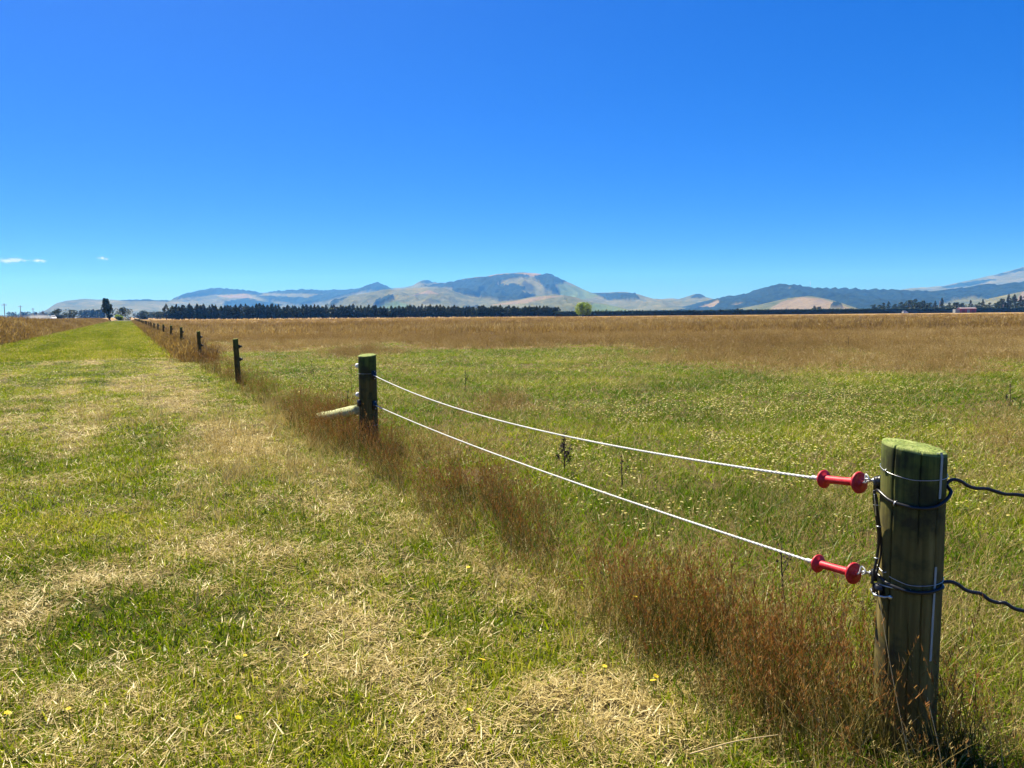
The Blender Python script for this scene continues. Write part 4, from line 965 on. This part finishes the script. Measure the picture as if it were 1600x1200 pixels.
for k in range(5):
    a, b = seedstem(g, 20, .6, .28, .56, .02, .35, .05, 1, .3, 2)
    proto(C_FARB, [(a, 0), (b, 0), (tuft(g, 9, .6, .15, .4, .022, .034, .4, .7, 2), 0), (tuft(g, 3, .6, .12, .35, .02, .03, .4, .7, 2), 1)], [BROWN_M, OLIVE_M])
C_FARG = collection("far_green_clumps")
for k in range(4): proto(C_FARG, [(tuft(g, 30, .4, .03, .09, .016, .028, .55, 1.0, 2), 0), (tuft(g, 18, .4, .02, .08, .012, .02, .9, .8, 2), 1)], [GRASS_M, STRAW_M])

def scatter(name, label, coll, x, y, scale, tint, g, zs=None, up=0.0, zsc=None):
    n = len(x); z = gh(x, y) + up
    me = bpy.data.meshes.new(name); me.vertices.add(n); me.vertices.foreach_set('co', np.stack([x, y, z], -1).astype(np.float32).ravel())
    def fa_(nm, ty, arr, key='value'):
        a = me.attributes.new(nm, ty, 'POINT'); a.data.foreach_set(key, np.ascontiguousarray(arr).ravel())
    fa_('tint', 'FLOAT', np.asarray(tint, np.float32))
    fa_('vi', 'INT', g.integers(0, len(coll.objects), n).astype(np.int32))
    fa_('rot', 'FLOAT_VECTOR', np.stack([g.normal(0, .06, n), g.normal(0, .06, n), g.uniform(-1, 1, n) * (3.1416 if zs != 'wind' else .7)], -1).astype(np.float32), 'vector')
    sc = np.asarray(scale, np.float32); fa_('scl', 'FLOAT_VECTOR', np.stack([sc, sc, (np.asarray(zsc, np.float32) if zsc is not None else sc) * g.uniform(.75, 1.3, n)], -1).astype(np.float32), 'vector')
    o = put(name, me); tag(o, label, kind="stuff")
    ng = bpy.data.node_groups.new(name, 'GeometryNodeTree')
    ng.interface.new_socket("Geometry", in_out='INPUT', socket_type='NodeSocketGeometry'); ng.interface.new_socket("Geometry", in_out='OUTPUT', socket_type='NodeSocketGeometry')
    N = ng.nodes; gi = N.new('NodeGroupInput'); go = N.new('NodeGroupOutput'); iop = N.new('GeometryNodeInstanceOnPoints'); ci = N.new('GeometryNodeCollectionInfo')
    ci.inputs['Collection'].default_value = coll; ci.inputs['Separate Children'].default_value = True; ci.inputs['Reset Children'].default_value = True
    iop.inputs['Pick Instance'].default_value = True
    def na(nm, ty): q = N.new('GeometryNodeInputNamedAttribute'); q.data_type = ty; q.inputs['Name'].default_value = nm; return q.outputs[0]
    lk = ng.links.new
    lk(gi.outputs[0], iop.inputs['Points']); lk(ci.outputs[0], iop.inputs['Instance']); lk(na('vi', 'INT'), iop.inputs['Instance Index'])
    e2r = N.new('FunctionNodeEulerToRotation'); lk(na('rot', 'FLOAT_VECTOR'), e2r.inputs[0]); lk(e2r.outputs[0], iop.inputs['Rotation'])
    lk(na('scl', 'FLOAT_VECTOR'), iop.inputs['Scale']); lk(iop.outputs[0], go.inputs[0])
    md = o.modifiers.new("scatter", 'NODES'); md.node_group = ng; return o

# ------------------------------------------------------------------ grass: where it grows
def field_points(n, y0, y1, g, margin=1.3, power=1.0):
    """points over the ground in front of the camera, evenly dense in y0..y1"""
    u = g.uniform(0, 1, n); y = np.sqrt(y0 * y0 + u * (y1 * y1 - y0 * y0)) if power == 1 else y0 * (y1 / y0) ** u
    x = g.uniform(-1, 1, n) * (.70 * y + margin); return x, y
g = np.random.default_rng(202)
def bands(dens, ys, fac, g):
    """dens per square metre at each band"""
    X = []; Y = []; S = []
    for (y0, y1, d, s_) in ys:
        area = 1.4 * .5 * (y1 * y1 - y0 * y0) + 2.6 * (y1 - y0); n = int(area * d * fac); x, y = field_points(n, y0, y1, g); X.append(x); Y.append(y); S.append(np.full(n, s_))
    return np.concatenate(X), np.concatenate(Y), np.concatenate(S)
NEAR = [(1.5, 3.5, 480, 1.0), (3.5, 6, 360, 1.08), (6, 10, 190, 1.25), (10, 17, 85, 1.6), (17, 28, 36, 2.1), (28, 55, 13, 2.9)]
# mown strip
x, y, s = bands(1, NEAR, 1.0, g); sf, t = sfence(x, y); e = mown_edge(x, y); sw = straw_amt(x, y)
keep = (sf < -e + .1) & (sf > BANK_S - .4) & (g.uniform(0, 1, len(x)) > np.clip(sw - .15, 0, .88))
tn = fbm(x * .7, y * .7, 61, 4)
scatter("mown_grass", "short mown green grass of the strip beside the fence", C_GREEN, x[keep], y[keep], (s * g.uniform(.7, 1.3, len(s)))[keep], np.clip((tn - .5) * 1.4 + .5 + .25 * sw + g.normal(0, .12, len(s)), 0, 1)[keep], g, zsc=g.uniform(.6, 1.1, keep.sum()))
x, y, s = bands(1, NEAR, .62, g); sf, t = sfence(x, y); e = mown_edge(x, y); sw = straw_amt(x, y)
keep = (sf < -e + .25) & (sf > BANK_S - .2) & (g.uniform(0, 1, len(x)) < np.clip(sw * .95 + .10, 0, 1))
scatter("cut_straw", "pale cut straw lying in patches on the mown strip", C_STRAW, x[keep], y[keep], (s * g.uniform(.7, 1.35, len(s)))[keep], np.clip(g.normal(.56, .2, len(s)) + .3 * (sw - .5), 0, 1)[keep], g, up=.012, zsc=g.uniform(.7, 1.1, keep.sum()))
# upright bleached tufts: a patch on the strip and the ragged edge by the fence
DRYB = [(370, 705, 60, 45, 1.6), (470, 680, 32, 60, 1.5), (430, 640, 25, 25, .6), (520, 750, 30, 30, .5), (330, 780, 60, 25, .5), (300, 820, 70, 25, .35), (410, 760, 40, 25, .5), (230, 660, 50, 10, .4), (150, 660, 30, 12, .3)]
x, y, s = bands(1, NEAR[:4], .22, g); sf, t = sfence(x, y); d = blobs(x, y, DRYB); e = mown_edge(x, y)
keep = (sf < -e + .3) & (g.uniform(0, 1, len(x)) < np.clip(d * .9 + .02 + .30 * np.exp(-((sf + e) / .18) ** 2), 0, 1))
scatter("dry_tufts", "upright bleached grass tufts along the edge of the mown strip", C_DRY, x[keep], y[keep], (s * g.uniform(.55, 1.1, len(s)))[keep], np.clip(g.normal(.75, .15, len(s)), 0, 1)[keep], g)
# tall red-brown grass under the fence
x, y, s = bands(1, [(1.5, 4, 330, .95), (4, 7, 260, 1.0), (7, 12, 170, 1.05), (12, 20, 90, 1.15), (20, 45, 28, 1.5)], .8, g); sf, t = sfence(x, y); e = mown_edge(x, y)
rb = blobs(x, y, REDB); band = sstep(0, .25, sf + e) * (1 - sstep(.1, .9, sf))
rn = sstep(.35, .65, fbm(x * 1.3, y * 1.3, 73, 4)); pr = band * (.17 + .25 * sstep(10, 16, y) + rb * (.20 + .36 * rn)) + .2 * rb * rn * (sf > -e + .05) * (sf < 1.6)
keep = g.uniform(0, 1, len(x)) < np.clip(pr, 0, .95) * (.35 + .65 * sstep(.35, .55, fbm(x * 2.5, y * 2.5, 75, 3)))
hs_ = (.5 - .12 * sstep(9, 10, y) * sstep(13, 12, y) + .4 * np.clip(rb + .4 * sstep(9, 14, y), 0, 1))
scatter("fence_line_grass", "tall red brown seeding grass under the fence and gate ropes", C_RED, x[keep], y[keep], (s * hs_ * g.uniform(.75, 1.2, len(s)))[keep], np.clip(g.normal(.45, .3, len(s)) + .3 * (fbm(x * 1.1, y * 1.1, 71, 3) - .5), 0, 1)[keep], g, 'wind')
# paddock
PN = [(1.6, 4, 300, 1.0), (4, 7, 190, 1.15), (7, 12, 95, 1.4), (12, 20, 50, 1.8), (20, 34, 22, 2.4), (34, 50, 8, 3.2)]
x, y, s = bands(1, PN, 1.0, g); sf, t = sfence(x, y); e = mown_edge(x, y); br = brown_amt(x, y)
keep = (sf > -e - .05) & (g.uniform(0, 1, len(x)) > br * .8)
tn = fbm(x * .5, y * .5, 81, 4); pg = blobs(x, y, PGREEN)
scatter("paddock_grass", "green pasture grass of the paddock beyond the fence", C_PAD, x[keep], y[keep], (s * g.uniform(.65, 1.2, len(s)))[keep], np.clip((tn - .5) * 1.5 + .52 - .12 * pg + g.normal(0, .14, len(s)), 0, 1)[keep], g, zsc=g.uniform(.45, .9, keep.sum()))
x, y, s = bands(1, PN, .5, g); sf, t = sfence(x, y); e = mown_edge(x, y); br = brown_amt(x, y); pg = blobs(x, y, PGREEN); n = fbm(x * .8, y * .8, 91, 4)
keep = (sf > -e + .1) & (g.uniform(0, 1, len(x)) < np.clip(.10 + .65 * sstep(.48, .7, n) - .35 * pg + .35 * sstep(7, 4, y), .03, 1))
scatter("thin_stalks", "thin straw coloured stalks bending through the paddock grass", C_STALK, x[keep], y[keep], (s * g.uniform(.55, 1.1, len(s)))[keep], np.clip(g.normal(.45, .2, len(s)), 0, 1)[keep], g, zsc=g.uniform(.45, .95, keep.sum()))
# pale yellow flower heads
FL = [(1150, 650, 200, 40, 1.2), (1350, 640, 120, 30, .7), (1000, 740, 120, 50, 1.0), (1080, 780, 120, 40, .8), (480, 600, 90, 22, .9), (640, 575, 110, 12, .7), (900, 570, 160, 12, .5), (1530, 800, 60, 30, .8), (1000, 640, 120, 25, .5), (1250, 720, 160, 40, .8), (1300, 800, 150, 40, .4)]
x, y, s = bands(1, [(3.5, 7, 40, 1.0), (7, 12, 50, 1.05), (12, 20, 34, 1.3), (20, 40, 14, 1.7)], 1.0, g); sf, t = sfence(x, y); fl = blobs(x, y, FL); n = fbm(x * .6, y * .6, 95, 3)
keep = (sf > .5) & (g.uniform(0, 1, len(x)) < np.clip(fl * sstep(.42, .6, n) * 1.2 + .07 * (1 - brown_amt(x, y)), 0, 1))
scatter("paddock_flowers", "countless small pale yellow flower heads in the paddock grass", C_FLOW, x[keep], y[keep], s[keep] * g.uniform(.7, 1.1, keep.sum()), g.uniform(0, 1, keep.sum()), g, zsc=g.uniform(.6, 1.0, keep.sum()))
# brown seeding meadow
x, y, s = bands(1, [(6, 12, 36, .8), (12, 20, 26, 1.0), (20, 34, 15, 1.15), (34, 60, 7, 1.5)], 1.0, g); sf, t = sfence(x, y); br = brown_amt(x, y)
keep = (sf > .3) & (g.uniform(0, 1, len(x)) < sstep(.15, .95, br))
scatter("brown_meadow", "brown seeding meadow grass covering the far paddock", C_BROWN, x[keep], y[keep], (s * g.uniform(.6, 1.15, len(s)))[keep], np.clip(fbm(x * .12, y * .3, 97, 4) * 1.6 - .3 + g.normal(0, .16, len(s)), 0, 1)[keep], g, 'wind', zsc=(g.uniform(.5, 1.0, len(s)) * (.7 + .6 * fbm(x * .25, y * .25, 96, 3)) * (.45 + .55 * sstep(.3, 1, br)))[keep])
x, y, s = bands(1, [(55, 90, 1.6, 1.0), (90, 150, .55, 1.2), (150, 300, .16, 1.5)], 1.0, g); sf, t = sfence(x, y)
keep = (sf > .2) & (g.uniform(0, 1, len(x)) < .55 + .5 * fbm(x * .03, y * .08, 99, 3))
scatter("far_brown_meadow", "distant part of the brown seeding meadow", C_FARB, x[keep], y[keep], (s * g.uniform(.6, 1.15, len(s)))[keep], np.clip(fbm(x * .04, y * .1, 98, 4) * 1.6 - .25 + g.normal(0, .16, keep.size), 0, 1)[keep], g, 'wind', zsc=g.uniform(.5, 1.1, keep.sum()))
# fence line further off, strip further off, bank on the left
tt = g.uniform(10, 330, 5200) ** 1.0; ss = g.normal(0, .28, 5200); x = P3.x + ss * fnx + tt * fdx; y = P3.y + ss * fny + tt * fdy
scatter("far_fence_line_grass", "brown grass along the foot of the far line posts", C_FARB, x, y, g.uniform(.5, .9, len(x)), np.clip(g.normal(.35, .15, len(x)), 0, 1), g, 'wind')
n = 15000; tt = 14 * (320 / 14) ** g.uniform(0, 1, n); ss = g.uniform(BANK_S - .3, -.5, n); x = P3.x + ss * fnx + tt * fdx; y = P3.y + ss * fny + tt * fdy; sw = straw_amt(x, y)
scatter("far_mown_grass", "distant part of the short mown strip", C_FARG, x, y, g.uniform(.8, 1.5, n) * np.interp(tt, [10, 60, 300], [.8, 1.1, 1.6]), np.clip(.62 + .3 * sw + (fbm(ss * 1.1, tt * .03, 65, 3) - .5) * 1.1 + g.normal(0, .18, n), 0, 1), g)
n = 17000; tt = 4 + 330 * g.uniform(0, 1, n) ** 1.7; ss = BANK_S - .5 - 9.5 * g.uniform(0, 1, n) ** 1.2; x = P3.x + ss * fnx + tt * fdx; y = P3.y + ss * fny + tt * fdy
scatter("bank_grass", "tall dry brown grass on the raised bank at the left", C_FARB, x, y, g.uniform(.7, 1.25, n), np.clip(fbm(x * .1, y * .1, 99, 4) * 1.3 - .12 + g.normal(0, .15, n), 0, 1), g, 'wind', zsc=g.uniform(.5, 1.0, n))
# ------------------------------------------------------------------ single plants
def dock(px, py, h, label, seed, branches=5, name="dead_weed", heads=1.0):
    g = np.random.default_rng(seed); b = G(px, py); z0 = gz(b.x, b.y); o = thing(name, label, "weed", (b.x, b.y, z0 - .01))
    lean = Vector((g.normal() * .06, g.normal() * .06, 1)); m = MB(); tip = lean * h
    m.tube([(0, 0, 0), lean * h * .35 + Vector((.006, 0, 0)), lean * h * .7, tip], [.006, .005, .004, .002], 6); m.build("stem", DOCKM, o)
    m = MB(); sp = [(lean * h * u, u) for u in np.linspace(.72, 1, 5)]
    for k in range(branches):
        u = g.uniform(.15, .55); q = g.uniform(0, 6.28); a = lean * h * u; e = a + Vector((math.cos(q) * h * .16, math.sin(q) * h * .16, h * g.uniform(.2, .34)))
        m.tube([a, (a + e) / 2 + Vector((math.cos(q), math.sin(q), 0)) * h * .04, e], [.003, .0025, .0015], 5); sp += [(a.lerp(e, w), .5) for w in (.6, .85, 1)]
    m.build("branch", DOCKM, o)
    c = np.array([tuple(p + Vector(g.normal(size=3) * .010)) for (p, u) in sp for _ in range(int(7 * heads))]); v, f, bl = leaf_cards(c, .018, g)
    put("seed_head", np_mesh("seed_head", v, f, DOCKM), o)
DOCKM = simple("dead_stem", (.045, .028, .018), .9, 0, .4, 60)
dock(881, 742, .42, "dark dead branching weed standing behind the upper gate rope", 1, 7, heads=1.6)
dock(727, 612, .45, "thin dark weed stalk above the upper rope near the strutted post", 2, 2)
dock(541, 652, .42, "dark headed weed just left of the strutted post", 3, 1)
dock(1222, 952, .36, "thin dark weed stalk below the lower red handle", 4, 1, heads=.4)
dock(1577, 640, .42, "thin dark weed near the right edge of the paddock", 5, 3)
dock(1325, 549, .6, "lone dark weed far out in the brown meadow", 6, 2)
dock(971, 772, .34, "small dark weed between the two gate ropes", 7, 2, heads=.6)
dock(491, 594, .5, "pair of dark weed stems before the green patch left of the strutted post", 8, 3)
DAND = simple("dandelion_yellow", (.80, .58, .015), .7, 0, .2, 200)
DSTEM = simple("dandelion_stem", (.10, .16, .03), .7)
for i, (px, py, lb) in enumerate([(3, 1133, "yellow dandelion at the left edge of the photo"), (108, 1121, "yellow dandelion low on the left in straw"), (360, 1137, "yellow dandelion in green grass, lower left of centre"), (487, 1037, "yellow dandelion left of the big green patch, alone"),
        (378, 1033, "small yellow dandelion half hidden in grass at lower left"), (745, 1054, "largest yellow dandelion, just left of the straw patch near the front"), (724, 1132, "yellow dandelion below the largest one"), (938, 1057, "yellow dandelion at the top edge of the front straw patch"),
        (1010, 1070, "yellow dandelion between front straw patch and red grass, upper"), (1026, 1088, "yellow dandelion between front straw patch and red grass, lower"), (732, 892, "yellow dandelion at the edge of the red grass in the middle"), (634, 945, "yellow dandelion in straw left of the red grass"), (980, 980, "yellow dandelion inside the tall red grass")]):
    b = G(px, py + 16); z0 = gz(b.x, b.y); h = .095 + (.1 if i == 12 else 0); o = thing("dandelion", lb, "flower", (b.x, b.y, z0 - .005), i * 1.3, "dandelions on the mown strip"); o.rotation_euler = (.35 * math.sin(i), .3 * math.cos(i * 2), i)
    MB().tube([(0, 0, 0), (.004, 0, h * .6), (0, 0, h)], .0016, 6).build("stem", DSTEM, o)
    m = MB(); g = np.random.default_rng(i); R_ = .86 * np.array([.014, .010, .013, .014, .010, .019, .013, .012, .013, .015, .014, .013, .013])[i]
    for (r_, n_, zz) in ((R_, 16, .25), (R_ * .78, 13, .5), (R_ * .5, 9, .8)):
        for k in range(n_):
            q = 6.283 * k / n_ + g.uniform(0, .3); w = .13; m.add([(0, 0, h), (math.cos(q - w) * r_, math.sin(q - w) * r_, h + zz * r_ * .6), (math.cos(q) * r_ * 1.1, math.sin(q) * r_ * 1.1, h + zz * r_ * .62), (math.cos(q + w) * r_, math.sin(q + w) * r_, h + zz * r_ * .6)], [(0, 1, 2, 3)])
    m.build("flower_head", DAND, o, False)
PALE = simple("pale_stalk_straw", (.46, .35, .16), .7, 0, .2, 50)
def stalk(p, label, r=.0028, name="dry_stalk"):
    o = MB().tube([q - p[0] for q in wavy(p, 24)], [r * (1 - .5 * k / 23) for k in range(24)], 6).build(name, PALE); o.location = p[0]; tag(o, label, "stalk")
a = G(1078, 1178, .10); b = G(1216, 1148, .14); stalk([a, a.lerp(b, .5) + Vector((0, 0, .01)), b], "long pale dry stalk lying across the red grass at bottom")
stalk([onp(8, z1 + .02, .10), onp(-10, z1 + .28, .07), onp(-26, z1 + .46, .05), onp(-42, zpx(1378, 930), .035)], "tall thin dry stalk leaning against the near post", .0016)
stalk([onp(30, z1 + .0, .16), onp(28, z1 + .13, .12), onp(22, z1 + .27, .08)], "short dry stalk in front of the near post's foot", .0018)
a = G(950, 1060, .0); stalk([a, a + Vector((0, 0, .1)), a + Vector((.012, .02, .26))], "single upright pale stalk above the front straw patch", .002)
# ------------------------------------------------------------------ haze: the air of the whole place
def haze():
    m = MB().box((0, 3900, 318), (26000, 17800, 642)); o = m.build("haze", None, None, False)
    t = NT("haze_air"); o.data.materials.append(t.m)
    pv = t.n("VolumePrincipled"); pv.inputs['Color'].default_value = (.07, .33, 1.0, 1); pv.inputs['Density'].default_value = 1.15e-4; pv.inputs['Absorption Color'].default_value = (1, 1, 1, 1)
    pv.inputs['Anisotropy'].default_value = 0.2
    t.l(pv.outputs[0], t.out.inputs['Volume']); tag(o, "thin blue summer haze filling the air", kind="stuff")
haze()
